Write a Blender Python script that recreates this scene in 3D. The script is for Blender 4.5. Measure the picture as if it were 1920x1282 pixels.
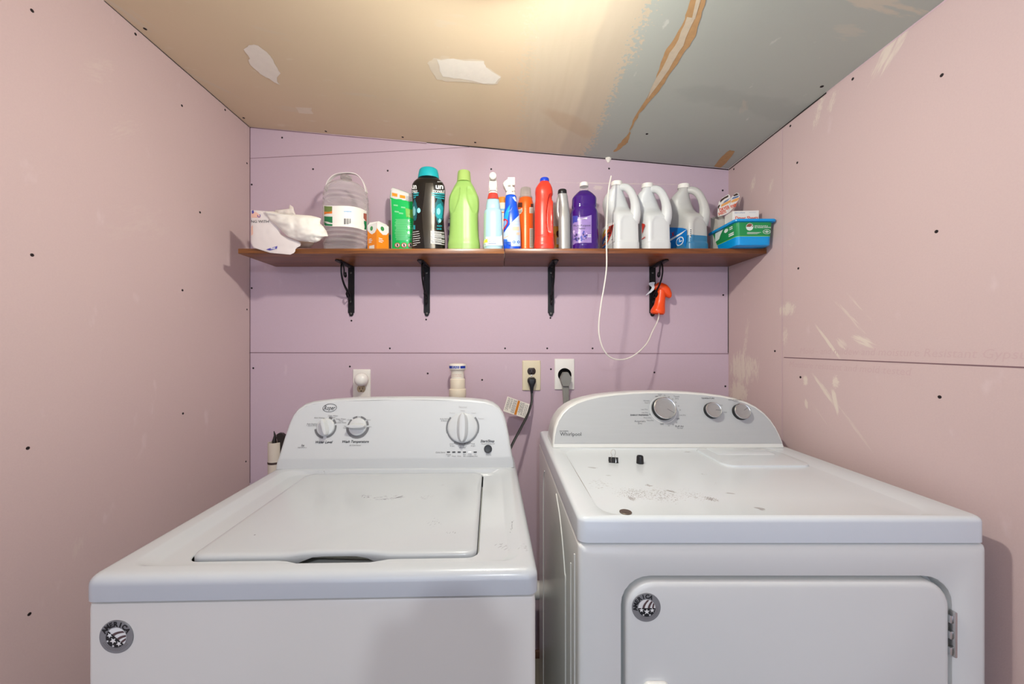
import bpy, bmesh, math, random
from mathutils import Vector, Matrix, noise
R = math.radians
random.seed(7)
for o in list(bpy.data.objects):
    bpy.data.objects.remove(o)
SC = bpy.context.scene
COL = SC.collection

# ------------------------------------------------------------------ camera
F = 715.0            # focal length in pixels of a 1920 x 1282 frame
VX, VY = 940.0, 648.0
H = 1.28             # lens height
cam_d = bpy.data.cameras.new('camera')
cam_d.sensor_width = 36.0
cam_d.lens = F / 1920 * 36
cam_d.shift_x = (960 - VX) / 1920
cam_d.shift_y = (VY - 641) / 1920
cam_d.clip_start = 0.01
cam = bpy.data.objects.new('camera', cam_d)
cam.location = (0, 0, H)
cam.rotation_euler = (R(90), 0, 0)
COL.objects.link(cam)
SC.camera = cam

# ------------------------------------------------------------------ light
W = bpy.data.worlds.new('world')
SC.world = W
W.use_nodes = True
W.node_tree.nodes['Background'].inputs[0].default_value = (0.83, 0.94, 1.16, 1)
W.node_tree.nodes['Background'].inputs[1].default_value = 1.6
BULB_STRENGTH = 845.0
BULB_COLOR = (1.0, 0.98, 0.87, 1)
BULB_AT = (-0.03, 0.695, H + 0.672)
fl = bpy.data.lights.new('flash', 'AREA')
fl.shape = 'DISK'
fl.size = 0.045
fl.energy = 5.0
fl.color = (0.90, 0.97, 1.06)
fo = bpy.data.objects.new('flash', fl)
fo.location = (0.09, -0.75, H + 0.52)
fo.rotation_euler = (R(80), 0, 0)
COL.objects.link(fo)
SC.view_settings.view_transform = 'Standard'
SC.view_settings.look = 'None'
SC.view_settings.exposure = 0.13
SC.view_settings.gamma = 1.0
SC.view_settings.use_curve_mapping = False

# ------------------------------------------------------------------ helpers
def lin(c):
    if isinstance(c, str):
        c = [int(c[i:i + 2], 16) / 255 for i in (0, 2, 4)]
    return tuple((x / 12.92 if x <= 0.04045 else ((x + 0.055) / 1.055) ** 2.4) for x in c) + (1.0,)

MATS = {}
def mat(name, col, rough=0.5, metal=0.0, var=0.0, vscale=30.0, bump=0.0, bscale=200.0, coat=0.0, spec=0.5, sss=0.0, trans=0.0, stretch=(1, 1, 1), ior=1.45):
    if name in MATS:
        return MATS[name]
    m = bpy.data.materials.new(name)
    m.use_nodes = True
    nt = m.node_tree
    b = nt.nodes['Principled BSDF']
    c = lin(col)
    b.inputs['Base Color'].default_value = c
    b.inputs['Roughness'].default_value = rough
    b.inputs['Metallic'].default_value = metal
    b.inputs['Coat Weight'].default_value = coat
    b.inputs['Specular IOR Level'].default_value = spec
    b.inputs['Transmission Weight'].default_value = trans
    b.inputs['IOR'].default_value = ior
    if sss:
        b.inputs['Subsurface Weight'].default_value = sss
        b.inputs['Subsurface Radius'].default_value = (0.02, 0.02, 0.02)
        b.inputs['Subsurface Scale'].default_value = 0.5
    tc = nt.nodes.new('ShaderNodeTexCoord')
    mp = nt.nodes.new('ShaderNodeMapping')
    mp.inputs['Scale'].default_value = stretch
    nt.links.new(tc.outputs['Object'], mp.inputs['Vector'])
    nz = nt.nodes.new('ShaderNodeTexNoise')
    nz.inputs['Scale'].default_value = vscale
    nz.inputs['Detail'].default_value = 4
    nt.links.new(mp.outputs[0], nz.inputs['Vector'])
    rmp = nt.nodes.new('ShaderNodeMix')
    rmp.data_type = 'RGBA'
    v = max(var, 0.01)
    rmp.inputs[6].default_value = tuple(x * (1 - v) for x in c[:3]) + (1,)
    rmp.inputs[7].default_value = tuple(min(1, x * (1 + v)) for x in c[:3]) + (1,)
    nt.links.new(nz.outputs['Fac'], rmp.inputs[0])
    nt.links.new(rmp.outputs[2], b.inputs['Base Color'])
    if bump:
        n2 = nt.nodes.new('ShaderNodeTexNoise')
        n2.inputs['Scale'].default_value = bscale
        nt.links.new(mp.outputs[0], n2.inputs['Vector'])
        bp = nt.nodes.new('ShaderNodeBump')
        bp.inputs['Strength'].default_value = bump
        bp.inputs['Distance'].default_value = 0.002
        nt.links.new(n2.outputs['Fac'], bp.inputs['Height'])
        nt.links.new(bp.outputs[0], b.inputs['Normal'])
    MATS[name] = m
    return m

def clear_mat(name, tint, amount=0.25, rough=0.08):
    if name in MATS:
        return MATS[name]
    m = bpy.data.materials.new(name)
    m.use_nodes = True
    nt = m.node_tree
    nt.nodes.clear()
    out = nt.nodes.new('ShaderNodeOutputMaterial')
    tr = nt.nodes.new('ShaderNodeBsdfTransparent')
    tr.inputs[0].default_value = lin(tint)
    pr = nt.nodes.new('ShaderNodeBsdfPrincipled')
    pr.inputs['Base Color'].default_value = lin(tint)
    pr.inputs['Roughness'].default_value = rough
    lw = nt.nodes.new('ShaderNodeLayerWeight')
    lw.inputs['Blend'].default_value = 0.3
    mr = nt.nodes.new('ShaderNodeMapRange')
    mr.inputs['To Min'].default_value = amount * 0.5
    mr.inputs['To Max'].default_value = min(1, amount * 2.4)
    nt.links.new(lw.outputs['Facing'], mr.inputs['Value'])
    mx = nt.nodes.new('ShaderNodeMixShader')
    nt.links.new(mr.outputs[0], mx.inputs[0])
    nt.links.new(tr.outputs[0], mx.inputs[1])
    nt.links.new(pr.outputs[0], mx.inputs[2])
    nt.links.new(mx.outputs[0], out.inputs[0])
    MATS[name] = m
    return m

GLYPH = {}
def glyph(body, shear=0.0, bold=0.0):
    k = (body, shear, bold)
    if k not in GLYPH:
        cu = bpy.data.curves.new('t', 'FONT')
        cu.body = body
        cu.shear = shear
        cu.offset = bold
        cu.resolution_u = 2
        cu.fill_mode = 'FRONT'
        ob = bpy.data.objects.new('t', cu)
        COL.objects.link(ob)
        dg = bpy.context.evaluated_depsgraph_get()
        me = bpy.data.meshes.new_from_object(ob.evaluated_get(dg))
        vs = [(v.co.x, v.co.y) for v in me.vertices]
        fs = [tuple(p.vertices) for p in me.polygons]
        bpy.data.objects.remove(ob)
        bpy.data.curves.remove(cu)
        bpy.data.meshes.remove(me)
        GLYPH[k] = (vs, fs)
    return GLYPH[k]

def circ(r, n, z=None):
    return [(r * math.cos(2 * math.pi * i / n), r * math.sin(2 * math.pi * i / n)) for i in range(n)]

def rrect(x0, x1, y0, y1, r, n=6, per=10):
    """rounded rectangle, corners of n+1 points and straight sides of per points, same count for any size"""
    pts = []
    cs = [(x1 - r, y0 + r, -90), (x1 - r, y1 - r, 0), (x0 + r, y1 - r, 90), (x0 + r, y0 + r, 180)]
    for q in range(4):
        cx, cy, a = cs[q]
        for i in range(n + 1):
            t = R(a + 90 * i / n)
            pts.append((cx + r * math.cos(t), cy + r * math.sin(t)))
        nx, ny, na = cs[(q + 1) % 4]
        p0 = pts[-1]
        t = R(na)
        p1 = (nx + r * math.cos(t), ny + r * math.sin(t))
        for i in range(1, per):
            f = i / per
            pts.append((p0[0] + (p1[0] - p0[0]) * f, p0[1] + (p1[1] - p0[1]) * f))
    return pts

class MB:
    def __init__(s):
        s.v, s.f, s.m = [], [], []
    def add(s, vs, fs, mi=0):
        o = len(s.v)
        s.v += [tuple(p) for p in vs]
        for f in fs:
            s.f.append(tuple(i + o for i in f))
            s.m.append(mi)
        return s
    def box(s, x0, x1, y0, y1, z0, z1, mi=0, M=None):
        vs = [Vector((x, y, z)) for z in (z0, z1) for y in (y0, y1) for x in (x0, x1)]
        if M: vs = [M @ v for v in vs]
        return s.add(vs, [(0, 2, 3, 1), (4, 5, 7, 6), (0, 1, 5, 4), (2, 6, 7, 3), (0, 4, 6, 2), (1, 3, 7, 5)], mi)
    def rbox(s, x0, x1, y0, y1, z0, z1, r=0.003, seg=3, mi=0, M=None):
        bm = bmesh.new()
        bmesh.ops.create_cube(bm, size=1)
        for v in bm.verts:
            v.co = Vector((x0 + (v.co.x + .5) * (x1 - x0), y0 + (v.co.y + .5) * (y1 - y0), z0 + (v.co.z + .5) * (z1 - z0)))
        bmesh.ops.bevel(bm, geom=list(bm.edges), offset=r, segments=seg, affect='EDGES', profile=0.5)
        bm.verts.index_update()
        vs = [M @ v.co if M else v.co.copy() for v in bm.verts]
        s.add(vs, [tuple(v.index for v in f.verts) for f in bm.faces], mi)
        bm.free()
        return s
    def loft(s, rings, mi=0, cap0=True, cap1=True, M=None, mis=None, closed=True):
        n = len(rings[0])
        vs = [Vector(p) for r in rings for p in r]
        if M: vs = [M @ v for v in vs]
        o = len(s.v)
        s.v += [tuple(v) for v in vs]
        for k in range(len(rings) - 1):
            for i in range(n if closed else n - 1):
                j = (i + 1) % n
                s.f.append((o + k * n + i, o + k * n + j, o + (k + 1) * n + j, o + (k + 1) * n + i))
                s.m.append(mis[k] if mis else mi)
        if cap0:
            s.f.append(tuple(o + i for i in range(n - 1, -1, -1))); s.m.append(mis[0] if mis else mi)
        if cap1:
            s.f.append(tuple(o + (len(rings) - 1) * n + i for i in range(n))); s.m.append(mis[-1] if mis else mi)
        return s
    def lathe(s, prof, c=(0, 0, 0), n=32, mi=0, M=None, caps=True, mis=None):
        rings = [[(c[0] + r * math.cos(2 * math.pi * i / n), c[1] + r * math.sin(2 * math.pi * i / n), c[2] + z) for i in range(n)] for r, z in prof]
        return s.loft(rings, mi, caps, caps, M, mis)
    def tube(s, path, r, n=10, mi=0, M=None, flat=1.0):
        P = [Vector(p) for p in path]
        rr = r if isinstance(r, (list, tuple)) else [r] * len(P)
        rings, up = [], None
        for i, p in enumerate(P):
            t = (P[min(i + 1, len(P) - 1)] - P[max(i - 1, 0)]).normalized()
            if up is None:
                up = t.orthogonal().normalized()
            up = (up - t * up.dot(t)).normalized()
            b = t.cross(up)
            rings.append([p + up * (rr[i] * math.cos(2 * math.pi * k / n)) + b * (flat * rr[i] * math.sin(2 * math.pi * k / n)) for k in range(n)])
        return s.loft(rings, mi, True, True, M)
    def prism(s, poly, fn, t0, t1, mi=0):
        """poly of (a, b); fn(a, b, t) -> point"""
        return s.loft([[fn(a, b, t0) for a, b in poly], [fn(a, b, t1) for a, b in poly]], mi)
    def rows(s, poly, nx, ny):
        ys = [p[1] for p in poly]
        lo, hi = min(ys), max(ys)
        g = []
        for j in range(ny + 1):
            y = lo + (hi - lo) * (j / ny)
            yy = min(max(y, lo + (hi - lo) * 1e-4), hi - (hi - lo) * 1e-4)
            xs = []
            for (ax, ay), (bx, by) in zip(poly, poly[1:] + poly[:1]):
                if (ay - yy) * (by - yy) <= 0 and ay != by:
                    xs.append(ax + (bx - ax) * (yy - ay) / (by - ay))
            x0, x1 = min(xs), max(xs)
            g.append([(x0 + (x1 - x0) * i / nx, y) for i in range(nx + 1)])
        return g
    def decal(s, poly, fn, mi=0, nx=6, ny=6):
        g = s.rows(poly, nx, ny)
        vs = [fn(x, y) for r in g for x, y in r]
        w = nx + 1
        fs = [(j * w + i, j * w + i + 1, (j + 1) * w + i + 1, (j + 1) * w + i) for j in range(ny) for i in range(nx)]
        return s.add(vs, fs, mi)
    def band(s, x0, x1, ya, yb, fn, mi=0, nx=20, ny=6):
        vs = [fn(x0 + (x1 - x0) * i / nx, ya(x0 + (x1 - x0) * i / nx) * (1 - j / ny) + yb(x0 + (x1 - x0) * i / nx) * j / ny) for j in range(ny + 1) for i in range(nx + 1)]
        w = nx + 1
        return s.add(vs, [(j * w + i, j * w + i + 1, (j + 1) * w + i + 1, (j + 1) * w + i) for j in range(ny) for i in range(nx)], mi)
    def slant(s, x0, y0, x1, y1, th, fn, mi=0, nx=8):
        a = lambda x: y0 + (y1 - y0) * (x - x0) / (x1 - x0)
        return s.band(x0, x1, a, lambda x: a(x) + th, fn, mi, nx, 1)
    def text(s, body, size, fn, x=0, y=0, align='C', shear=0, bold=0, mi=0, ang=0, fit=None):
        vs, fs = glyph(body, shear, bold)
        if not vs: return s
        x0 = min(v[0] for v in vs); x1 = max(v[0] for v in vs)
        sx = size
        if fit: sx = fit / (x1 - x0)
        off = {'C': (x0 + x1) / 2, 'L': x0, 'R': x1}[align]
        ca, sa = math.cos(ang), math.sin(ang)
        out = []
        for a, b in vs:
            a2, b2 = (a - off) * sx, (b - 0.35) * size
            out.append(fn(x + a2 * ca - b2 * sa, y + a2 * sa + b2 * ca))
        return s.add(out, fs, mi)
    def build(s, name, mats, parent=None, smooth=True, ang=38, fix=True, label=None):
        me = bpy.data.meshes.new(name)
        me.from_pydata(s.v, [], s.f)
        for m in (mats if isinstance(mats, (list, tuple)) else [mats]):
            me.materials.append(m)
        me.polygons.foreach_set('material_index', s.m)
        if fix:
            bm = bmesh.new(); bm.from_mesh(me)
            bmesh.ops.recalc_face_normals(bm, faces=bm.faces)
            bm.to_mesh(me); bm.free()
        if smooth:
            me.polygons.foreach_set('use_smooth', [True] * len(me.polygons))
            me.set_sharp_from_angle(angle=R(ang))
        me.update()
        ob = bpy.data.objects.new(name, me)
        COL.objects.link(ob)
        if parent: ob.parent = parent
        if label: ob['label'] = label
        return ob

def tag(o, label, cat, group=None, kind=None):
    if label: o['label'] = label
    if cat: o['category'] = cat
    if group: o['group'] = group
    if kind: o['kind'] = kind
    return o
def thing(name, label, cat, loc=(0, 0, 0), rz=0, group=None):
    o = bpy.data.objects.new(name, None)
    o.empty_display_size = 0.05
    o.location = loc
    o.rotation_euler = (0, 0, R(rz))
    COL.objects.link(o)
    return tag(o, label, cat, group)
def TM(o):
    return Matrix.Translation(o.location) @ o.rotation_euler.to_matrix().to_4x4()

def P(px, py, d):
    """the point of the place seen at a pixel of the photograph, at depth d"""
    return Vector(((px - VX) * d / F, d, H + (VY - py) * d / F))
def ray_plane(px, py, O, n, T=None):
    o, v = Vector((0, 0, H)), Vector(((px - VX) / F, 1, (VY - py) / F))
    if T:
        Ti = T.inverted()
        o2 = Ti @ o
        v = (Ti @ (o + v)) - o2
        o = o2
    return o + v * ((O - o).dot(n) / v.dot(n))

def mcurve(xs, ys):
    """monotone cubic through the points"""
    n = len(xs)
    d = [(ys[i + 1] - ys[i]) / (xs[i + 1] - xs[i]) for i in range(n - 1)]
    m = [d[0]] + [0 if d[i - 1] * d[i] <= 0 else 2 * d[i - 1] * d[i] / (d[i - 1] + d[i]) for i in range(1, n - 1)] + [d[-1]]
    def fn(x):
        if x <= xs[0]: return ys[0]
        if x >= xs[-1]: return ys[-1]
        i = 0
        while xs[i + 1] < x: i += 1
        h = xs[i + 1] - xs[i]
        t = (x - xs[i]) / h
        return ((2 * t**3 - 3 * t**2 + 1) * ys[i] + (t**3 - 2 * t**2 + t) * h * m[i] + (-2 * t**3 + 3 * t**2) * ys[i + 1] + (t**3 - t**2) * h * m[i + 1])
    return fn
def spline(pts, k=6):
    P_ = [Vector(p) for p in pts]
    out = []
    for i in range(len(P_) - 1):
        a, b, c, d = P_[max(i - 1, 0)], P_[i], P_[i + 1], P_[min(i + 2, len(P_) - 1)]
        for j in range(k):
            t = j / k
            out.append(0.5 * ((2 * b) + (c - a) * t + (2 * a - 5 * b + 4 * c - d) * t * t + (3 * b - a - 3 * c + d) * t**3))
    out.append(P_[-1])
    return out
def plane_fn(O, u, v, n, eps=0.0004):
    O, u, v, n = Vector(O), Vector(u), Vector(v), Vector(n)
    return lambda x, y: O + u * x + v * y + n * eps

# ------------------------------------------------------------------ room
XL, XR, YB, YF = -472 / 455, 426 / 455, F / 455, -1.7
ZL, ZR = H + 410 / 455, H + 332 / 455
CS = (ZR - ZL) / (XR - XL)
def zc(x): return ZL + CS * (x - XL)
CN = Vector((CS, 0, -1)).normalized()
CO = Vector((XL, 0, ZL))
def on_left(px, py): return ray_plane(px, py, Vector((XL, 0, 0)), Vector((1, 0, 0)))
def on_right(px, py): return ray_plane(px, py, Vector((XR, 0, 0)), Vector((1, 0, 0)))
def on_back(px, py): return ray_plane(px, py, Vector((0, YB, 0)), Vector((0, 1, 0)))
def on_ceil(px, py): return ray_plane(px, py, CO, CN)

class NT:
    """a small node builder"""
    def __init__(s, name, rough=0.85, spec=0.3):
        s.m = bpy.data.materials.new(name)
        s.m.use_nodes = True
        s.nt = s.m.node_tree
        s.b = s.nt.nodes['Principled BSDF']
        s.b.inputs['Roughness'].default_value = rough
        s.b.inputs['Specular IOR Level'].default_value = spec
        g = s.nt.nodes.new('ShaderNodeNewGeometry')
        s.pos = g.outputs['Position']
        sep = s.nt.nodes.new('ShaderNodeSeparateXYZ')
        s.nt.links.new(s.pos, sep.inputs[0])
        s.x, s.y, s.z = sep.outputs
    def put(s, sock, v):
        if isinstance(v, bpy.types.NodeSocket): s.nt.links.new(v, sock)
        else: sock.default_value = v
    def math(s, op, a, b=0.0, c=None, clamp=False):
        n = s.nt.nodes.new('ShaderNodeMath'); n.operation = op; n.use_clamp = clamp
        s.put(n.inputs[0], a); s.put(n.inputs[1], b)
        if c is not None: s.put(n.inputs[2], c)
        return n.outputs[0]
    def noise(s, scale, stretch=(1, 1, 1), rot=(0, 0, 0), detail=3, rough=0.5, loc=(0, 0, 0)):
        mp = s.nt.nodes.new('ShaderNodeMapping')
        mp.inputs['Scale'].default_value = stretch
        mp.inputs['Rotation'].default_value = rot
        mp.inputs['Location'].default_value = loc
        s.nt.links.new(s.pos, mp.inputs[0])
        n = s.nt.nodes.new('ShaderNodeTexNoise')
        n.inputs['Scale'].default_value = scale
        n.inputs['Detail'].default_value = detail
        n.inputs['Roughness'].default_value = rough
        s.nt.links.new(mp.outputs[0], n.inputs['Vector'])
        return n.outputs['Fac']
    def step(s, v, lo, hi):
        n = s.nt.nodes.new('ShaderNodeMapRange'); n.interpolation_type = 'SMOOTHSTEP'
        s.put(n.inputs['Value'], v)
        n.inputs['From Min'].default_value = lo; n.inputs['From Max'].default_value = hi
        return n.outputs[0]
    def mix(s, f, a, b):
        n = s.nt.nodes.new('ShaderNodeMix'); n.data_type = 'RGBA'
        s.put(n.inputs[0], f)
        s.put(n.inputs[6], lin(a) if isinstance(a, str) else a)
        s.put(n.inputs[7], lin(b) if isinstance(b, str) else b)
        return n.outputs[2]
    def smear(s, a, b, ca, cb, ha, hb, ang, thr=0.5, scale=60, stretch=6.0, seed=0.0, soft=0.08, fine=0.0):
        """mask of a scraped smear: an ellipse in the (a, b) plane broken by noise drawn out along it"""
        c, q = math.cos(ang), math.sin(ang)
        da = s.math('SUBTRACT', a, ca); db = s.math('SUBTRACT', b, cb)
        u = s.math('ADD', s.math('MULTIPLY', da, c), s.math('MULTIPLY', db, q))
        v = s.math('SUBTRACT', s.math('MULTIPLY', db, c), s.math('MULTIPLY', da, q))
        un = s.math('DIVIDE', u, ha); vn = s.math('DIVIDE', v, hb)
        d = s.math('ADD', s.math('MULTIPLY', un, un), s.math('MULTIPLY', vn, vn))
        cb_ = s.nt.nodes.new('ShaderNodeCombineXYZ')
        s.put(cb_.inputs[0], s.math('MULTIPLY', u, 1.0 / stretch)); s.put(cb_.inputs[1], v); cb_.inputs[2].default_value = seed
        n = s.nt.nodes.new('ShaderNodeTexNoise')
        n.inputs['Scale'].default_value = scale; n.inputs['Detail'].default_value = 4
        s.nt.links.new(cb_.outputs[0], n.inputs['Vector'])
        n2 = s.nt.nodes.new('ShaderNodeTexNoise')
        n2.inputs['Scale'].default_value = scale * 4.5; n2.inputs['Detail'].default_value = 5
        s.nt.links.new(cb_.outputs[0], n2.inputs['Vector'])
        nn_ = s.math('ADD', s.math('MULTIPLY', n.outputs['Fac'], 1 - fine), s.math('MULTIPLY', n2.outputs['Fac'], fine))
        t = s.math('SUBTRACT', nn_, s.math('MULTIPLY', d, 0.35))
        return s.step(t, thr - soft, thr + soft)
    def done(s, col, bump=None, strength=0.15):
        s.put(s.b.inputs['Base Color'], col)
        if bump is not None:
            bp = s.nt.nodes.new('ShaderNodeBump'); bp.inputs['Strength'].default_value = strength; bp.inputs['Distance'].default_value = 0.002
            s.nt.links.new(bump, bp.inputs['Height']); s.nt.links.new(bp.outputs[0], s.b.inputs['Normal'])
        return s.m

WALL_A, WALL_B = 'D0BAB7', 'C9B2B1'
PLASTER = 'DDD2C4'
def wall_mat(name, smears, a, b, ca=WALL_A, cb=WALL_B):
    k = NT(name)
    ax = {'x': k.x, 'y': k.y, 'z': k.z}
    A, B = ax[a], ax[b]
    base = k.mix(k.noise(1.6, detail=2), ca, cb)
    base = k.mix(k.math('MULTIPLY', k.noise(300, detail=2), 0.35), base, 'BBA0A4')
    base = k.mix(k.math('MULTIPLY', k.step(k.noise(16, (1, 1, .5), detail=4), .66, .8), .35), base, 'E0CFD2')
    for (c0, c1, h0, h1, ang, thr, scale, stretch, amt) in smears:
        msk = k.smear(A, B, c0, c1, h0, h1, ang, thr + .03, scale, stretch, seed=c0 * 13 + c1 * 7, soft=.10, fine=.5)
        base = k.mix(k.math('MULTIPLY', msk, amt), base, PLASTER)
    return k.done(base, k.noise(500, detail=2), 0.08)

def sm_r(px, py, hx, hy, ang, thr=.45, scale=60, stretch=6, amt=.8):
    p = on_right(px, py)
    return (p.y, p.z, hx, hy, R(ang), thr, scale, stretch, amt)
# plaster smears on the right wall: scraped marks, mostly close to the corner and above the dryer
RIGHT_SMEARS = [
    sm_r(1392, 690, .085, .13, 90, .36, 70, 5, .8), sm_r(1384, 735, .06, .08, 90, .33, 70, 3, .8),
    sm_r(1398, 640, .02, .16, 10, .44, 60, .3, .6), sm_r(1476, 580, .03, .045, 90, .34, 90, 3, .75),
    sm_r(1472, 630, .02, .05, 0, .42, 90, .5, .6), sm_r(1552, 640, .085, .006, 50, .28, 60, 8, .85),
    sm_r(1618, 640, .05, .016, 24, .34, 60, 6, .8), sm_r(1578, 645, .03, .015, 45, .40, 60, 6, .6),
    sm_r(1590, 590, .12, .012, 48, .46, 70, 9, .6), sm_r(1612, 575, .10, .008, 48, .46, 70, 9, .5),
    sm_r(1510, 712, .012, .022, 0, .3, 70, 1, .85), sm_r(1567, 716, .016, .022, 0, .34, 70, 1, .8),
    sm_r(1545, 730, .08, .01, 46, .34, 60, 7, .8), sm_r(1566, 752, .045, .009, 75, .3, 60, 7, .85),
    sm_r(1511, 757, .02, .009, 80, .3, 60, 5, .8), sm_r(1545, 785, .14, .018, 46, .47, 90, 12, .55),
    sm_r(1600, 800, .12, .008, 46, .44, 90, 12, .5), sm_r(1536, 205, .02, .09, 20, .42, 70, .3, .7),
    sm_r(1560, 190, .02, .05, 20, .42, 70, .3, .7), sm_r(1660, 100, .10, .02, 130, .38, 60, 8, .75),
    sm_r(1690, 70, .10, .016, 130, .38, 60, 8, .75), sm_r(1412, 345, .02, .05, 25, .42, 70, .3, .7),
    sm_r(1445, 350, .02, .05, 25, .44, 70, .3, .5), sm_r(1480, 455, .05, .02, 40, .5, 60, 6, .3),
]
m_wall_r = wall_mat('purple drywall with plaster smears', RIGHT_SMEARS, 'y', 'z')
def sm_l(px, py, hx, hy, ang, thr=.45, scale=60, stretch=6, amt=.8):
    p = on_left(px, py)
    return (p.y, p.z, hx, hy, R(ang), thr, scale, stretch, amt)
m_wall_l = wall_mat('purple drywall left', [sm_l(190, 130, .10, .05, 30, .47, 60, 5, .22), sm_l(235, 235, .12, .05, 40, .46, 60, 6, .2),
    sm_l(145, 1025, .05, .03, 80, .45, 60, 6, .2), sm_l(260, 420, .2, .1, 30, .48, 30, 3, .12)], 'y', 'z')
_c = on_back(1165, 344)
m_wall_b = wall_mat('purple drywall back', [(_c.x, _c.z, .42, .004, R(-1.0), .36, 120, 5, .5), (on_back(1122, 352).x, on_back(1122, 352).z, .03, .014, 0, .3, 40, 1, .5)], 'x', 'z', 'CAB5BF', 'C2ACBC')
m_gap = mat('drywall joint shadow gap', '7C6066', .9)
m_gap_dark = mat('dark open joint', '2A2422', .9)
m_edge = mat('torn drywall paper edge', 'CDB3BC', .9)
m_stamp = mat('faint printed stamp', 'C6ABAC', .9)
m_screw = mat('blackened drywall screw', '2B2426', .55, .6)

def structure(mb, name, mats, **kw):
    o = mb.build(name, mats, **kw)
    o['kind'] = 'structure'
    return o
T_ = 0.10
# back wall (thick slab, with the long joint, the cut edge above the shelf and the corner gaps)
w = MB()
w.prism([(XL - T_, -.1), (XR + T_, -.1), (XR + T_, zc(XR + T_) + .02), (XL - T_, zc(XL - T_) + .02)], lambda a, b, t: (a, t, b), YB, YB + T_)
def strip_b(pts, wd, mi, y=YB - .0006):
    for (a, b) in zip(pts, pts[1:]):
        A, B = on_back(*a), on_back(*b)
        d = (B - A).normalized(); n = Vector((-d.z, 0, d.x)) * wd / 2
        w.add([Vector((p.x, y, p.z)) for p in (A + n, B + n, B - n, A - n)], [(0, 1, 2, 3)], mi)
strip_b([(468, 661), (700, 661.5), (940, 662), (1366, 663)], .0026, 1)
strip_b([(468, 659.6), (1366, 661.6)], .0012, 3)
strip_b([(468, 297), (650, 288), (880, 276)], .0018, 1)
strip_b([(1365.2, 500), (1365.2, 662)], .003, 2)
strip_b([(469, 238), (469, 905)], .003, 1)
strip_b([(468, 239), (640, 255), (800, 269)], .003, 1)
strip_b([(800, 267), (1000, 286), (1200, 303), (1366, 318)], .0045, 2)
wall_back = structure(w, 'wall_back', [m_wall_b, m_gap, m_gap_dark, m_edge], smooth=False, fix=False)
# right wall
w = MB()
w.box(XR, XR + T_, YF, YB + T_, -.1, zc(XR) + .05)
def strip_s(f, pts, wd, mi, X):
    for (a, b) in zip(pts, pts[1:]):
        A, B = f(*a), f(*b)
        d = (B - A).normalized(); n = Vector((0, -d.z, d.y)) * wd / 2
        w.add([Vector((X, p.y, p.z)) for p in (A + n, B + n, B - n, A - n)], [(0, 1, 2, 3)], mi)
jy = on_right(1470, 670)
w.add([(XR - .0006, jy.y, jy.z - .0013), (XR - .0006, YF, jy.z - .0013), (XR - .0006, YF, jy.z + .0013), (XR - .0006, jy.y, jy.z + .0013)], [(0, 1, 2, 3)], 1)
cy_ = on_right(1467, 500).y
w.add([(XR - .0007, cy_ - .0012, 0), (XR - .0007, cy_ + .0012, 0), (XR - .0007, cy_ + .0012, zc(XR)), (XR - .0007, cy_ - .0012, zc(XR))], [(0, 1, 2, 3)], 3)
strip_s(on_right, [(1367, 318), (1550, 174)], .0045, 2, XR - .0008)
strip_s(on_right, [(1550, 172), (1780, -4)], .004, 3, XR - .0008)
wall_right = structure(w, 'wall_right', [m_wall_r, m_gap, m_gap_dark, m_edge], smooth=False, fix=False)
s_ = MB()
for px, py, tx, wd in ((1500, 657, 'Mold - and mildew and moisture Resistant Gypsum', 1.0), (1480, 682, 'Moisture resistant and mold tested', .62)):
    p = on_right(px, py)
    s_.text(tx, .026, plane_fn((XR, p.y, p.z), (0, -1, 0), (0, 0, 1), (-1, 0, 0), .00012), 0, 0, 'L', shear=.2)
s_.build('stamp_lettering', [m_stamp], wall_right, smooth=False, fix=False, label='faint printed gypsum stamp lettering')
# left wall
w = MB()
w.box(XL - T_, XL, YF, YB + T_, -.1, zc(XL) + .05)
strip_s(on_left, [(195, 0), (330, 118), (467, 237)], .006, 2, XL + .0008)
wall_left = structure(w, 'wall_left', [m_wall_l, m_gap, m_gap_dark, m_edge], smooth=False, fix=False)

# ceiling: sloping sheets with a taped and mudded joint
k = NT('bare ceiling board with mudded joint')
wob = k.math('MULTIPLY', k.math('SUBTRACT', k.noise(5, (1, 1, 1), detail=1), .5), .05)
xx = k.math('ADD', k.x, wob)
tan = k.mix(k.noise(2.2, detail=3), 'E0CDB0', 'D6C3A4')
tan = k.mix(k.math('MULTIPLY', k.step(k.noise(34, (.35, 1, 1), rot=(0, 0, R(20)), detail=5), .64, .74), .45), tan, 'E4D8C4')
grey = k.mix(k.noise(2.0, detail=3), 'BAC0B6', 'B0B6B0')
grey = k.mix(k.math('MULTIPLY', k.step(k.noise(26, (1, .6, 1), rot=(0, 0, R(30)), detail=5), .70, .76), .6), grey, 'D4D6CE')
spk = k.noise(95, detail=4, rough=.6)
lfe = k.math('ADD', k.math('MULTIPLY', k.math('SUBTRACT', xx, .075), 9.0), k.math('MULTIPLY', k.math('SUBTRACT', spk, .5), 2.6))
rte = k.math('ADD', k.math('MULTIPLY', k.math('SUBTRACT', .350, xx), 13.0), k.math('MULTIPLY', k.math('SUBTRACT', spk, .5), 2.2))
band = k.math('MULTIPLY', k.step(lfe, -.06, .06), k.step(rte, -.06, .06))
base = k.mix(k.step(xx, .19, .21), tan, grey)
mud = k.mix(k.noise(9, (5, .5, 1), detail=3), 'DDD0B8', 'D1C3A8')
mud = k.mix(k.math('MULTIPLY', k.step(xx, .24, .262), .35), mud, 'BDB3A2')
p = on_ceil(1078, 232)
mud = k.mix(k.math('MULTIPLY', k.smear(k.x, k.y, p.x, p.y, .17, .05, R(35), .3, 10, 3, 3.1, .12), .3), mud, 'C2A27C')
base = k.mix(band, base, mud)
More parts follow.
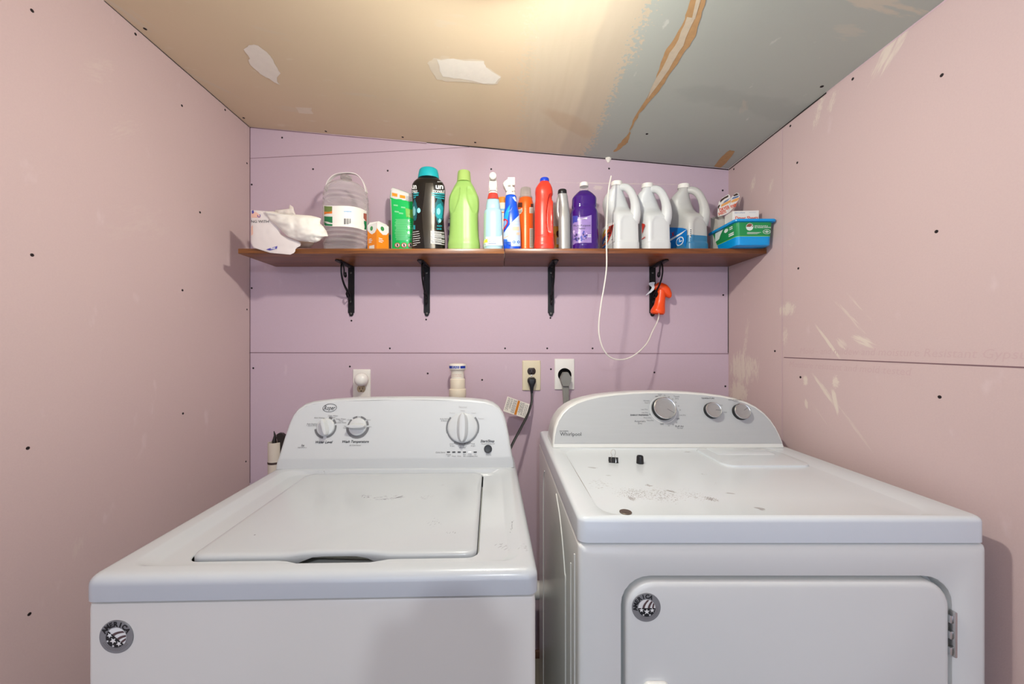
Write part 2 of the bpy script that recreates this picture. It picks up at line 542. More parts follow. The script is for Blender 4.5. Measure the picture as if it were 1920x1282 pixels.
for (px, py, ha, hb, an, amt, thr) in ((240, 25, .10, .03, 70, .7, .42), (410, 165, .14, .02, 50, .5, .42), (545, 205, .08, .03, 10, .4, .42), (700, 180, .2, .02, 5, .4, .46),
                                  (520, 60, .12, .04, 10, .3, .5), (840, 40, .12, .05, 0, .4, .5), (1660, 8, .14, .03, 10, .6, .4), (1590, 60, .06, .03, 0, .3, .4), (1395, 200, .06, .02, 60, .4, .45)):
    p = on_ceil(px, py)
    base = k.mix(k.math('MULTIPLY', k.smear(k.x, k.y, p.x, p.y, ha, hb, R(an), thr, 60, 5, px * .01), amt), base, 'D8CCB8')
p = on_ceil(1400, 195)
base = k.mix(k.math('MULTIPLY', k.smear(k.x, k.y, p.x, p.y, .34, .06, R(8), .32, 14, 1.5, 5.5, .12), .18), base, '8F948E')
m_ceil = k.done(base, spk, .12)
w = MB()
def cpt(x, y, dz=0): return (x, y, zc(x) + dz)
w.prism([(XL - .001, YF), (XR + .001, YF), (XR + .001, YB + .001), (XL - .001, YB + .001)], lambda a, b, t: cpt(a, b, t), 0, .06)
def cpoly(pts, mi, dz, jag=0.0, sub=1):
    out = []
    for (a, b) in zip(pts, pts[1:] + pts[:1]):
        A, B = on_ceil(*a), on_ceil(*b)
        for i in range(sub):
            q = A.lerp(B, i / sub)
            out.append((q.x + random.uniform(-jag, jag), q.y + random.uniform(-jag, jag)))
    w.add([cpt(x, y, dz) for x, y in out], [tuple(range(len(out)))], mi)
cpoly([(458, 93), (468, 84), (484, 84), (500, 97), (517, 120), (526, 137), (519, 150), (524, 158), (508, 150), (494, 141), (478, 130), (466, 118), (467, 108)], 1, -.0012, .003, 3)
cpoly([(803, 118), (815, 109), (850, 109), (905, 111), (910, 124), (940, 142), (932, 158), (905, 157), (880, 155), (845, 153), (820, 149), (810, 135)], 2, -.0008, .003, 3)
cpoly([(818, 111), (850, 110), (908, 114), (912, 126), (938, 143), (930, 156), (905, 155), (862, 147), (830, 142)], 1, -.0016, .003, 3)
cpoly([(224, 62), (232, 58), (232, 72), (222, 74)], 2, -.0008, .002, 2)
cpoly([(554, 200), (585, 202), (586, 213), (560, 211)], 2, -.0006, .003, 2)
# torn paper strip along the second joint, and its lifted pale edge
L = [(1296, -2), (1285, 35), (1262, 75), (1243, 105), (1230, 150), (1208, 190), (1186, 225), (1176, 255), (1160, 270), (1150, 284)]
Rr = [(1156, 284), (1174, 270), (1180, 262), (1182, 245), (1200, 212), (1232, 175), (1250, 150), (1275, 110), (1298, 78), (1312, 40), (1324, -2)]
cpoly(L + Rr, 3, -.0007, .003, 4)
cpoly([(1290, 30), (1303, 35), (1280, 85), (1262, 118), (1240, 152), (1214, 186), (1220, 165), (1250, 110), (1272, 72)], 4, -.0011, .002, 3)
cpoly([(1305, -2), (1314, -2), (1304, 35), (1296, 40)], 4, -.0011, .001, 2)
cpoly([(1338, 312), (1352, 294), (1368, 281), (1378, 283), (1366, 300), (1352, 314)], 3, -.0007, .002, 3)
q_ = on_ceil(1143, 292)
w.loft([[(q_.x + r_ * math.cos(t) * (1 + .3 * math.sin(3 * t)), YB - .004 + r_ * .6 * math.sin(t), zc(q_.x) - dz_) for t in [2 * math.pi * i / 12 for i in range(12)]] for r_, dz_ in ((.011, -.001), (.010, .006), (.006, .014), (.003, .02))], 1)
m_paper = mat('torn brown facing paper', 'BE986A', .9, 0, .18, 60)
m_comp = mat('dried joint compound', 'F0EADF', .8, 0, .05, 40, .3, 60)
m_comp2 = mat('thin joint compound skim', 'E2D6C2', .85, 0, .08, 40)
m_paper2 = mat('torn paper inner layer', 'CFC2AA', .9, 0, .12, 60)
ceiling = structure(w, 'ceiling', [m_ceil, m_comp, m_comp2, m_paper, m_paper2], smooth=False, fix=False)
# a lump of compound squeezed out of the joint at the back wall
# floor
k = NT('worn concrete floor', .7)
m_floor = k.done(k.mix(k.noise(6, detail=5), '8C8578', '6F6A60'), k.noise(60), .1)
w = MB(); w.box(XL - T_, XR + T_, YF, YB + T_, -.1, 0)
floor = structure(w, 'floor', [m_floor], smooth=False)
w = MB(); w.rbox(XL, XR, YB - .012, YB, 0, .03, .003, 2)
structure(w, 'baseboard_back', [mat('brown base strip', '6E5042', .7)])

# drywall screws: one mesh, a copy for each head
sm = MB(); sm.lathe([(.0038, 0), (.0038, .0006), (.0026, .0010), (.0016, .0004)], n=12)
proto = sm.build('screw', [m_screw], wall_back)
SME = proto.data
def screw(parent, p, rot, s=1.0):
    global proto
    if proto is not None:
        o = proto; proto = None
    else:
        o = bpy.data.objects.new('screw', SME); COL.objects.link(o)
    o.parent = parent
    o.location = p; o.rotation_euler = rot; o.scale = (s, s, 1)
for q in ((529, 258), (587, 317), (727, 320), (472, 346), (921, 317), (1142, 316), (1355, 357), (472, 540), (475, 690), (656, 687), (802, 700), (904, 712),
          (1033, 692), (1227, 698), (1360, 724), (947, 653), (1026, 653), (1111, 653), (731, 653), (659, 601), (799, 599), (1032, 596), (1356, 553)):
    screw(wall_back, on_back(*q), (R(90), 0, 0))
for q in ((60, 20), (341, 198), (254, 64), (60, 478), (342, 544), (375, 398), (463, 306), (463, 580), (52, 840), (343, 775), (55, 1151), (461, 865), (422, 206)):
    screw(wall_left, on_left(*q), (0, R(90), 0), .95)
for q in ((1766, 141), (1495, 305), (1599, 148), (1756, 434), (1497, 503), (1762, 744), (1501, 707), (1453, 658), (1482, 236), (1376, 317)):
    screw(wall_right, on_right(*q), (0, R(-90), 0), .95)
for q in ((272, 54), (457, 221), (611, 246), (755, 257), (891, 267), (1213, 251), (1541, 162)):
    screw(ceiling, on_ceil(*q), (R(180), math.atan(-CS), 0), 1.2)

# ceiling lamp just above the frame: porcelain holder and bare bulb
bx, by, bz = BULB_AT
lamp = thing('ceiling_lamp', 'bare bulb in a white holder under the sloping ceiling', 'lamp', (bx, by, zc(bx)))
m_white = mat('white plastic', 'E8E6E0', .4)
mb = MB(); mb.lathe([(.02, .004), (.055, .003), (.055, -.01), (.035, -.028), (.022, -.032)], n=32); mb.build('lamp_holder', [m_white], lamp)
dz = bz - zc(bx)
mb = MB(); mb.lathe([(.016, -.028), (.016, dz + .045), (.030, dz + .022), (.049, dz + .0140), (.049, dz + .0125), (.0292, dz + .0075)], n=32); mb.build('light_block_skirt', [m_white], lamp)  # unseen skirt added to block the bulb's light from the near ceiling
me_ = bpy.data.materials.new('glowing bulb'); me_.use_nodes = True
bs = me_.node_tree.nodes['Principled BSDF']
bs.inputs['Emission Color'].default_value = BULB_COLOR
bs.inputs['Emission Strength'].default_value = BULB_STRENGTH
mb = MB(); mb.lathe([(.030 * math.sin(R(a)), dz + .030 * math.cos(R(a))) for a in (76, 90, 105, 120, 135, 150, 165, 176)], n=32)
mb.build('bulb', [me_], lamp)
# ------------------------------------------------------------------ washer
m_enamel = mat('white enamel', 'D8D6D0', .22, 0, .015, 3, coat=.3)
m_enamel2 = mat('white enamel of the dryer', 'DBDDDA', .24, 0, .02, 3, coat=.3)
m_panel = mat('white control panel plastic', 'BFC2C4', .35, 0, .01)
m_ink = mat('grey printed lettering', '6A6A6C', .6)
m_ink_dk = mat('black printed lettering', '26262A', .6)
m_ink_lt = mat('pale grey lettering', 'A5A5A6', .6)
m_black = mat('black plastic', '1B1B1D', .35)
m_dark = mat('dark interior', '080808', .9, spec=.1)
m_seam = mat('grey seam shade', '6E6E6E', .8)
m_chrome = mat('bright metal', 'C9CACB', .2, .9)
m_ring = mat('grey dial ring', '6B6C6E', .4)

def scuffed(name, base, specks, dirt='6E6259'):
    """enamel with scattered grime in patches; specks = (x, y, hx, hy, ang, thr, scale, stretch, amt) in the machine's own axes"""
    k = NT(name, .24, .5)
    tc = k.nt.nodes.new('ShaderNodeTexCoord')
    k.pos = tc.outputs['Object']
    sep = k.nt.nodes.new('ShaderNodeSeparateXYZ'); k.nt.links.new(k.pos, sep.inputs[0])
    k.x, k.y, k.z = sep.outputs
    col = k.mix(k.noise(4), base, base)
    for (a, b, hx, hy, an, thr, sc, st, amt) in specks:
        col = k.mix(k.math('MULTIPLY', k.smear(k.x, k.y, a, b, hx, hy, R(an), thr, sc, st, a * 9 + b * 5, .03), amt), col, dirt)
    k.b.inputs['Coat Weight'].default_value = .3
    return k.done(col)

washer = thing('washing_machine', 'white top-loading washer with lid and three dials, left of the dryer', 'washing machine', (-.2933, .596, 0), 1.5)
TW = TM(washer)
WW, WD, WZ = .3525, .655, H - .357
CB = .511        # where the console stands
CH = WZ - .041   # top of the cabinet
def r3(x0, x1, y0, y1, r, z): return [(x, y, z) for x, y in rrect(x0, x1, y0, y1, r, 6, 12)]
def inset(d, z, r=.012, f=None):
    return [(x, y, z) for x, y in rrect(-WW + d, WW - d, d, WD - d, max(r - d, .004), 6, 12)]
mb = MB()
mb.loft([inset(.004, .025), inset(.004, CH - .01), inset(.005, CH - .003), inset(.009, CH - .0005)])
mb.build('cabinet', [m_enamel], washer)
q = MB(); q.loft([inset(.0092, CH - .006), inset(.0092, CH + .012)], 0, False, False); q.build('seam_shade_band', [m_seam], washer)  # added dark band, painting shade into the gap under the deck
def wfoot(x, y):
    q = MB(); q.lathe([(.018, 0), (.02, .004), (.02, .012), (.008, .014), (.008, .03)], (x, y, 0), 16); return q
for x in (-.3, .3):
    for y in (.05, .6): wfoot(x, y).build('leveling_foot', [m_black], washer)
# deck with a sunken lid well
LX0, LX1, LY0, LY1 = -.238, .252, .059, .480
def bump(x): return math.exp(-((x - .012) / .075) ** 6)
def opening(z, g, b=1.0):
    out = []
    for x, y in rrect(LX0 - g, LX1 + g, LY0 - g, LY1 + g, .022, 6, 24):
        if y < LY0 + .02: y -= .013 * bump(x) * b
        out.append((x, y, z))
    return out
def r24(x0, x1, y0, y1, r, z): return [(x, y, z) for x, y in rrect(x0, x1, y0, y1, r, 6, 24)]
rg = []
for a in range(0, 91, 15):
    rr = .015
    d = rr * (1 - math.sin(R(90 - a))); z = WZ - rr + rr * math.sin(R(a))
    rg.append(r24(-WW + d, WW - d, d, WD - d, .017 - d * .6, z))
deck = [r24(-WW, WW, 0, WD, .017, CH + .003)] + rg
deck += [r24(-.315, .333, .026, .499, .03, WZ + .0015), r24(-.309, .326, .029, .497, .03, WZ + .001), r24(-.286, .308, .036, .493, .03, WZ - .0075), r24(-.280, .303, .039, .491, .03, WZ - .0082), opening(WZ - .0085, .004), opening(WZ - .0105, .003)]
mb = MB(); mb.loft(deck, 0, False, False)
m_wdeck = scuffed('scuffed washer deck', 'BBC0C5', [(.318, .16, .06, .008, 86, .54, 420, 4, .6), (.335, .07, .025, .02, 30, .56, 420, 4, .5), (.30, .09, .03, .03, 50, .57, 420, 4, .5), (-.2, .5, .05, .012, 0, .58, 400, 2, .5), (-.235, .485, .012, .003, 50, .3, 120, 2, .9)], '77777A')  # enamel base darkened and cooled to offset the bulb's light, real scuffs over it
o = mb.build('deck', [m_wdeck], washer)
mb = MB(); mb.loft([opening(WZ - .0103, .0034), opening(WZ - .05, .003), opening(WZ - .052, -.02)], 0, False, True); mb.build('tub_opening', [m_dark], washer)  # walls coloured black to put the shade under the lid into the material
lid = []
for (g, z) in ((.000, -.022), (.000, -.007), (-.0015, -.0035), (-.005, -.0015), (-.012, -.0008), (-.03, -.0008)):
    ring = []
    for x, y in rrect(LX0 - g, LX1 + g, LY0 - g, LY1 + g, .020, 6, 24):
        zz = WZ + z
        if y < LY0 + .04:
            if z < -.02: zz += .0115 * math.exp(-((x - .012) / .062) ** 6)
            zz += .0045 * bump(x) * max(0, 1 - (y - LY0) / .04)
            y += .002 * bump(x)
        ring.append((x, y, zz))
    lid.append(ring)
mb = MB(); mb.loft(lid, 0)
m_wlid = scuffed('scuffed washer lid', 'B7BCC1', [(.03, .30, .07, .035, 10, .57, 420, 4, .7), (.06, .305, .017, .0035, 40, .36, 300, 5, .9), (.045, .298, .05, .002, 12, .42, 300, 8, .6), (-.02, .31, .02, .03, 60, .55, 420, 2, .6), (.12, .30, .05, .03, 30, .58, 400, 3, .5),
    (.16, .17, .03, .035, 60, .58, 420, 5, .6), (.205, .13, .012, .03, 80, .57, 420, 4, .5), (-.17, .13, .0022, .0022, 0, .3, 40, 1, .9), (.15, .38, .03, .015, 30, .60, 420, 3, .4)], '6A6A6C')  # cabinet enamel toned darker and cooler against the bulb's light, plus real scuffs
o = mb.build('lid', [m_wlid], washer, ang=50)
# console: leaning panel with rounded shoulders
def outline(half):
    return [(-x, h) for x, h in half] + [(x, h) for x, h in reversed(half)]
CWH = [(.3455, .001), (.3435, .02), (.339, .035), (.331, .085), (.3225, .128), (.315, .150), (.303, .168), (.285, .181), (.262, .188), (.22, .193), (.15, .197), (.07, .199), (.0, .1995)]
OUT = [(-x, h) for x, h in CWH] + [(x, h) for x, h in reversed(CWH[:-1])]
LEAN = .30
def wface(x, h, t=0.0): return Vector((x, CB + LEAN * max(h - .03, 0) + .10 * min(h, .03) + t, WZ + h))
mb = MB()
def sc(pts, d):
    return [(x * (1 - d / .34), max(h - d * (h / .2), .001)) for x, h in pts]
mb.loft([[Vector((x, CB + .135 - .02 * (h / .2), WZ + h)) for x, h in sc(OUT, .004)],
         [wface(x, h, .012) for x, h in OUT], [wface(x, h, .005) for x, h in sc(OUT, .0008)], [wface(x, h, .0012) for x, h in sc(OUT, .003)], [wface(x, h) for x, h in sc(OUT, .007)]], 0, True, False)
# face as rows, so the fold near its foot is real
fo_ = sc(OUT, .007)
rowsz = [.001, .015, .029, .031, .04] + [.04 + .1525 * i / 16 for i in range(1, 17)]
g = mb.rows(fo_, 24, 60)
vs = [wface(x, h) for r in g for x, h in r]
mb.add(vs, [(j * 25 + i, j * 25 + i + 1, (j + 1) * 25 + i + 1, (j + 1) * 25 + i) for j in range(60) for i in range(24)])
mb.build('console', [m_panel], washer, ang=30)
# the panel plane
Wu = Vector((1, 0, 0)); Wv = Vector((0, LEAN, 1)).normalized(); Wn = Vector((0, -1, LEAN)).normalized()
WO = wface(0, .03)
def wuv(px, py):
    p = ray_plane(px, py, WO, Wn, TW) - WO
    return p.dot(Wu), p.dot(Wv)
wfn = plane_fn(WO, Wu, Wv, Wn, .0012)
KW = .00167   # metres to a photograph pixel on this panel
inks = {}
def wbin(px, py):
    if py > 845: return 'status_lettering' if px < 905 else 'hold_lettering'
    if px > 905 and py > 820: return 'start_lettering'
    if px > 815: return 'cycle_lettering' if py < 800 else 'spin_lettering'
    if px < 580 and py > 830: return 'efficiency_mark'
    if py > 820: return 'level_title' if px < 645 else 'temperature_title'
    return 'level_lettering' if px < 645 else 'temperature_lettering'
def wt(px, py, body, hpx, align='C', shear=.15, bold=0.0, mi=0):
    x, y = wuv(px, py)
    inks.setdefault(wbin(px, py), MB()).text(body, hpx * KW * .95, wfn, x, y, align, shear, bold, mi)
wt(608, 828.5, 'Water Level', 6.2, shear=.25, bold=.02, mi=1); wt(667, 827.5, 'Wash Temperature', 6.2, shear=.25, bold=.02, mi=1)
wt(666, 834.5, 'All Cold Rinses', 3.4)
wt(914, 826.5, 'Start/Stop', 6.4, shear=.25, bold=.02, mi=1); wt(915, 831.6, 'Pause/Unlock Lid', 3.6)
wt(868, 763, 'Normal', 5, mi=2); wt(868, 769.5, 'Heavy', 3.2, mi=2); wt(848, 774, 'Medium', 3.2, mi=2); wt(888, 774, 'Casual', 3.2, mi=2); wt(902, 784.5, 'Delicate', 3.4, mi=2)
wt(833, 785, 'Bulky Items', 3.4); wt(833, 788.6, '& Sheets', 3.4)
wt(847, 832, 'Drain', 3.2); wt(848, 835.6, '& Spin', 3.2); wt(867, 835.8, 'Deep Water', 3.2); wt(867, 838.8, 'with Soak', 3.2, bold=.01); wt(887, 831.5, 'Rinse', 3.2); wt(887, 835.4, '& Spin', 3.2)
wt(826, 847.6, 'Cycle Status', 3.6); wt(916, 850.8, 'Hold for', 2.6); wt(916, 853, '3 seconds', 2.6)
for px, a, b in ((841, 'Sensing', 'Fill'), (851, '', 'Wash'), (861, '', 'Rinse'), (871, 'Final', 'Spin'), (881, 'Cycle', 'Complete'), (891, 'Lid', 'Locked')):
    if a: wt(px, 851.6, a, 3.0)
    wt(px, 854.8, b, 3.0)
wt(599, 783, 'Auto Sensing', 3.6); wt(585, 794.4, 'Auto Sensing', 3.6); wt(585, 797.6, '+ Extra Rinse', 3.6)
wt(625, 779.2, 'Deep Water', 3.6); wt(625, 782.4, 'Wash', 3.6); wt(639.5, 785.4, 'Deep Water', 3.6); wt(639.5, 788.7, 'Wash', 3.6); wt(639.5, 792, '+ Extra Rinse', 3.6)
wt(673, 781, 'Cool', 3.4); wt(655, 787, 'Cold', 3.4); wt(690.5, 787, 'Warm', 3.4); wt(694, 800, 'Hot', 3.4); wt(647.5, 799.2, 'Tap', 3.4); wt(647, 802.2, 'Cold', 3.4)
wt(568, 834.5, 'he', 5.5, shear=.3, bold=.03); wt(567, 838.6, 'High-efficiency', 2.8)
for kk_, ink in inks.items(): ink.build(kk_, [m_ink, m_ink_dk, m_ink_lt], washer, smooth=False, fix=False)
logo = MB()
x, y = wuv(618.5, 764.5)
el = [(x + math.cos(t) * .0208, y + math.sin(t) * .0125 + math.cos(t) * .0008) for t in [2 * math.pi * i / 48 for i in range(48)]]
el2 = [(x + (a - x) * .94, y + (b - y) * .91) for a, b in el]
logo.loft([[wfn(a, b) for a, b in el], [wfn(a, b) for a, b in el2]], 0, False, False)
logo.text('Roper', .0185, wfn, x, y + .0005, 'C', .22, .0, fit=.033)
logo.build('maker_badge', [m_ink_dk], washer, smooth=False, fix=False, label='oval maker name printed on the console')

def knob_frame(O, n, v):
    n = Vector(n).normalized(); v = Vector(v).normalized(); u = v.cross(n).normalized()
    M = Matrix((u, v, n)).transposed().to_4x4()
    M.translation = O
    return M
def arc_strip(mb, M, r0, r1, a0, a1, z, mi=0, n=24):
    ins, outs = [], []
    for i in range(n + 1):
        t = R(a0 + (a1 - a0) * i / n)
        ins.append(M @ Vector((r0 * math.cos(t), r0 * math.sin(t), z))); outs.append(M @ Vector((r1 * math.cos(t), r1 * math.sin(t), z)))
    mb.loft([ins, outs], mi, False, False, closed=False)
def washer_dial(px, py, r, ridge_ang, ringw, name='dial'):
    x, y = wuv(px, py)
    M = knob_frame(WO + Wu * x + Wv * y, Wn, Wv)
    mb = MB()
    mb.lathe([(r, .0005), (r * .985, .004), (r * .93, .0055), (r * .90, .006)], n=40, M=M)
    # the raised grip that crosses the dial
    g = []
    c, s_ = math.cos(R(ridge_ang)), math.sin(R(ridge_ang))
    for zz, wd, ln in ((.005, .40, .97), (.012, .30, .98), (.018, .24, .96), (.021, .18, .92), (.0215, .10, .86)):
        ring = []
        for i in range(28):
            t = 2 * math.pi * i / 28
            a = r * ln * math.copysign(abs(math.cos(t)) ** .7, math.cos(t)); b = r * wd * math.sin(t)
            ring.append((a * c - b * s_, a * s_ + b * c, zz))
        g.append(ring)
    mb.loft(g, 0, False, True, M)
    o = mb.build(name, [m_panel], washer)
    q = MB()
    for a0, a1, w0 in ringw: arc_strip(q, M, r * 1.02, r * (1.02 + w0), a0, a1, .0009)
    if q.v: q.build('dial_ring', [m_ring], o, smooth=False)
    return o, M
d1, _ = washer_dial(611, 801, .0262, 110, [(190, 262, .24), (282, 372, .19), (22, 48, .22), (58, 78, .22)])
d2, _ = washer_dial(671, 800, .0262, 0, [(182, 358, .28), (8, 34, .22), (44, 78, .20), (98, 124, .20), (134, 172, .16)])
d3, M3 = washer_dial(867.5, 801.5, .0440, 90, [(140, 200, .11), (200, 340, .085), (240, 300, .15), (-20, 40, .11)])
x, y = wuv(915, 841.5)
Mk = knob_frame(WO + Wu * x + Wv * y, Wn, Wv)
mb = MB(); mb.lathe([(.0118, 0), (.0118, .003), (.0105, .0048), (.008, .0044)], n=32, M=Mk)
mb.build('start_button', [m_black], washer, label='round black start button')
for i, px in enumerate((841, 851, 861, 871, 881, 891)):
    x, y = wuv(px, 847.4)
    q = MB(); q.decal([(x - .0046, y - .0016), (x + .0046, y - .0016), (x + .0046, y + .0016), (x - .0046, y + .0016)], plane_fn(WO, Wu, Wv, Wn, .0013), 0, 1, 1)
    q.build('indicator_light', [mat('lit indicator', 'FFFFFF', .3) if i == 4 else m_ink_dk], washer, smooth=False)

# round badge with the striped flag
m_bg = mat('brushed grey badge', '8B8C8E', .4, .3)
m_navy = mat('badge navy', '17181C', .5)
m_bwhite = mat('badge white', 'E4E4E2', .5)
m_bred = mat('badge dark stripe', '5A4546', .5)
def badge(parent, C, r, rot, arc):
    u, v, n = Vector((1, 0, 0)), Vector((0, 0, 1)), Vector((0, -1, 0))
    C = Vector(C)
    mb = MB()
    mb.lathe([(r, 0), (r, .0006), (r * .985, .001), (r * .5, .001)], n=48, M=knob_frame(C, n, v), mi=0)
    def f(e): return plane_fn(C, u, v, n, e)
    ri = r * .60
    ct = (0.02 * r, -.02 * r)
    disc = [(ct[0] + a, ct[1] + b) for a, b in circ(ri, 40)]
    mb.decal(disc, f(.0013), 2, 10, 24)
    c, s_ = math.cos(R(rot)), math.sin(R(rot))
    def rf(a, b): return (ct[0] + a * c - b * s_, ct[1] + a * s_ + b * c)
    # navy lower half with stars
    half = [rf(ri * math.cos(R(t)), ri * math.sin(R(t)) ) for t in range(180, 361, 10)]
    mb.add([f(.0016)(*p) for p in half], [tuple(range(len(half)))], 1)
    for q, (xa, w0, xb) in enumerate(((-.50, .26, .05), (.12, .26, .62), (.62, .2, .9))):
        st = []
        for i in range(13):
            t = i / 12
            X = xa + (xb - xa) * t ** 1.7; Y = t * .93
            st.append((X, Y))
        ring = []
        for X, Y in st: ring.append((X, Y))
        for X, Y in reversed(st): ring.append((X + w0, Y))
        pts = []
        for X, Y in ring:
            d = math.hypot(X, Y)
            if d > .98: X, Y = X / d * .98, Y / d * .98
            pts.append(f(.0016)(*rf(X * ri, Y * ri)))
        mb.add(pts, [(i, i + 1, len(pts) - 2 - i, len(pts) - 1 - i) for i in range(12)], 3)
    for sx, sy, sr in ((-.62, -.22, .30), (0, -.40, .36), (.62, -.25, .30), (-.38, -.78, .14), (.35, -.78, .15)):
        sp = []
        for i in range(10):
            t = R(90 + 36 * i); q = sr * (1 if i % 2 == 0 else .42)
            sp.append(f(.0019)(*rf((sx + q * math.cos(t)) * ri, (sy + q * math.sin(t)) * ri)))
        mb.add(sp, [(0, 1, 9), (2, 3, 1), (4, 5, 3), (6, 7, 5), (8, 9, 7), (1, 3, 5, 7, 9)], 2)
    for i, ch in enumerate('AMERICA'):
        t = R(90 + arc - (i - 3) * 20)
        mb.text(ch, r * .40, f(.0014), math.cos(t) * r * .78, math.sin(t) * r * .78, 'C', 0, .04, 1, t - R(90))
    for q in (.70, .80):
        for i in range(18):
            t = R(205 + arc + i * 7.2)
            x, y = math.cos(t) * r * q, math.sin(t) * r * q
            mb.decal([(x - .0006, y - .0003), (x + .0006, y - .0003), (x + .0006, y + .0003), (x - .0006, y + .0003)], f(.0013), 3, 1, 1)
    return mb.build('badge', [m_bg, m_navy, m_bwhite, m_bred], parent, ang=30, fix=False, label='round grey flag badge')
p = ray_plane(219, 1193, Vector((0, .004, 0)), Vector((0, 1, 0)), TW)
badge(washer, (p.x, .0038, p.z), .0258, -42, 0)

# ------------------------------------------------------------------ dryer
dryer = thing('clothes_dryer', 'white front-loading dryer with a grey three-dial panel, beside the right wall', 'dryer', (.5165, .698, 0), 0)
TD = TM(dryer)
DW, DD, DZ = .375, .72, H - .315
DB = .478
DCH = DZ - .049
def drect(x0, x1, z0, z1, r, y): return [(x, y, z) for x, z in rrect(x0, x1, z0, z1, r, 6, 14)]
ox0, ox1, oz0, oz1 = -.296, .310, .14, H - .423
mb = MB()
mb.loft([drect(-DW, DW, .03, DCH, .006, DD), drect(-DW, DW, .03, DCH, .006, .012), drect(-DW + .0015, DW - .0015, .0315, DCH - .0015, .006, .005), drect(-DW + .005, DW - .005, .035, DCH - .005, .006, .0015), drect(-DW + .012, DW - .012, .042, DCH - .012, .006, 0),
         drect(ox0 - .004, ox1 + .004, oz0 - .004, oz1 + .004, .056, 0), drect(ox0 - .001, ox1 + .001, oz0 - .001, oz1 + .001, .053, .002), drect(ox0, ox1, oz0, oz1, .052, .008), drect(ox0, ox1, oz0, oz1, .052, .03)], 0, True, True)
# embossed ribs of the side panel facing the washer
def rib(pts, r=.0018):
    mb.tube(spline(pts, 5), r, 8)
sx = -DW - .0003
rib([(sx, .14, .04), (sx, .14, .70), (sx, .15, .78), (sx, .21, .86), (sx, .28, .90)])
rib([(sx, .075, .04), (sx, .075, .5), (sx, .075, .84)])
rib([(sx, .58, .04), (sx, .58, .5), (sx, .58, .80), (sx, .55, .87)])
rib([(sx, .035, .04), (sx, .035, .5), (sx, .035, .88)])
mb.build('cabinet', [m_enamel2], dryer)
q = MB(); q.loft([[(x, y, z) for x, y in rrect(-DW + .011, DW - .011, .011, DD - .011, .012, 4, 4)] for z in (DCH - .006, DCH + .012)], 0, False, False); q.build('seam_shade_band', [m_seam], dryer)  # added dark band stands for the shade inside the dryer's top seam
for x in (-.32, .32):
    for y in (.06, .66): wfoot(x, y).build('leveling_foot', [m_black], dryer)
rg = []
for a in range(0, 91, 15):
    rr = .009
    d = rr * (1 - math.cos(R(a))); z = DZ - rr + rr * math.sin(R(a))
    rg.append(r3(-DW + d, DW - d, d, DD - d, .017 - d * .6, z))
top = [r3(-DW, DW, 0, DD, .017, DCH + .003), ] + rg + [r3(-.333, .318, .0105, .474, .05, DZ + .0004), r3(-.328, .303, .0135, .470, .05, DZ - .0032), r3(-.326, .300, .0145, .468, .05, DZ - .0035), r3(-.25, .25, .1, .4, .05, DZ - .0035)]
mb = MB(); mb.loft(top, 0, True, True)
def dxy(px, py):
    p = ray_plane(px, py, Vector((0, 0, DZ)), Vector((0, 0, 1)), TD)
    return p.x, p.y
SP = []
for (px, py, hx, hy, an, thr, scl, st, amt) in ((1190, 922, .075, .07, 0, .50, 230, 1.6, .9), (1240, 925, .09, .08, 20, .52, 240, 2.5, .8), (1184, 931, .012, .02, 0, .40, 200, 1, .9), (1333, 932, .016, .022, 40, .40, 200, 1.5, .9),
        (1215, 907, .014, .01, 150, .36, 120, 2, .8), (1260, 918, .02, .006, 140, .34, 100, 4, .8), (1300, 925, .06, .08, 20, .55, 220, 2, .7), (1125, 905, .06, .08, 0, .55, 180, 3, .6), (1112, 874, .02, .008, 160, .38, 80, 3, .5),
        (1138, 888, .015, .006, 160, .36, 80, 3, .5), (1365, 921, .02, .005, 160, .36, 80, 4, .7), (1320, 887, .03, .03, 150, .56, 150, 3, .6), (1425, 950, .014, .01, 150, .38, 120, 3, .7), (1290, 845, .02, .01, 0, .42, 200, 1, .8), (1340, 905, .03, .03, 0, .56, 120, 3, .6)):
    x, y = dxy(px, py)
    SP.append((x, y, hx, hy, an, thr + .05, scl * 2.3, st, amt * .85))
m_dtop = scuffed('grimy dryer top', 'D2D9DE', SP, '7C7066')
mb.build('top_panel', [m_dtop], dryer, ang=40)
# dirt line where the sunken top meets its rim
q = MB()
pa = [(-.3285, .40, DZ - .0030), (-.3285, .2, DZ - .0030), (-.3285, .10, DZ - .0030)]
q.tube(pa, [.0002, .0008, .0003], 6); q.tube([(-.27, .0142, DZ - .0032), (-.1, .0142, DZ - .0032), (.1, .0142, DZ - .0032)], .0003, 6)
q.build('grime_line', [mat('brown grime', '6F5C48', .9)], dryer)
mb = MB()
mb.loft([r3(.072, .306, .300, .474, .03, DZ - .005), r3(.074, .304, .302, .474, .03, DZ + .0012), r3(.08, .298, .308, .472, .026, DZ + .0022)], 0, False, True)
mb.build('lint_screen_door', [m_dtop], dryer)
mb = MB(); mb.loft([r3(.105, .275, .395, .468, .01, DZ + .0022), r3(.108, .272, .398, .466, .01, DZ + .0042)], 0, False, True)
mb.build('lint_door_grip', [m_dtop], dryer)
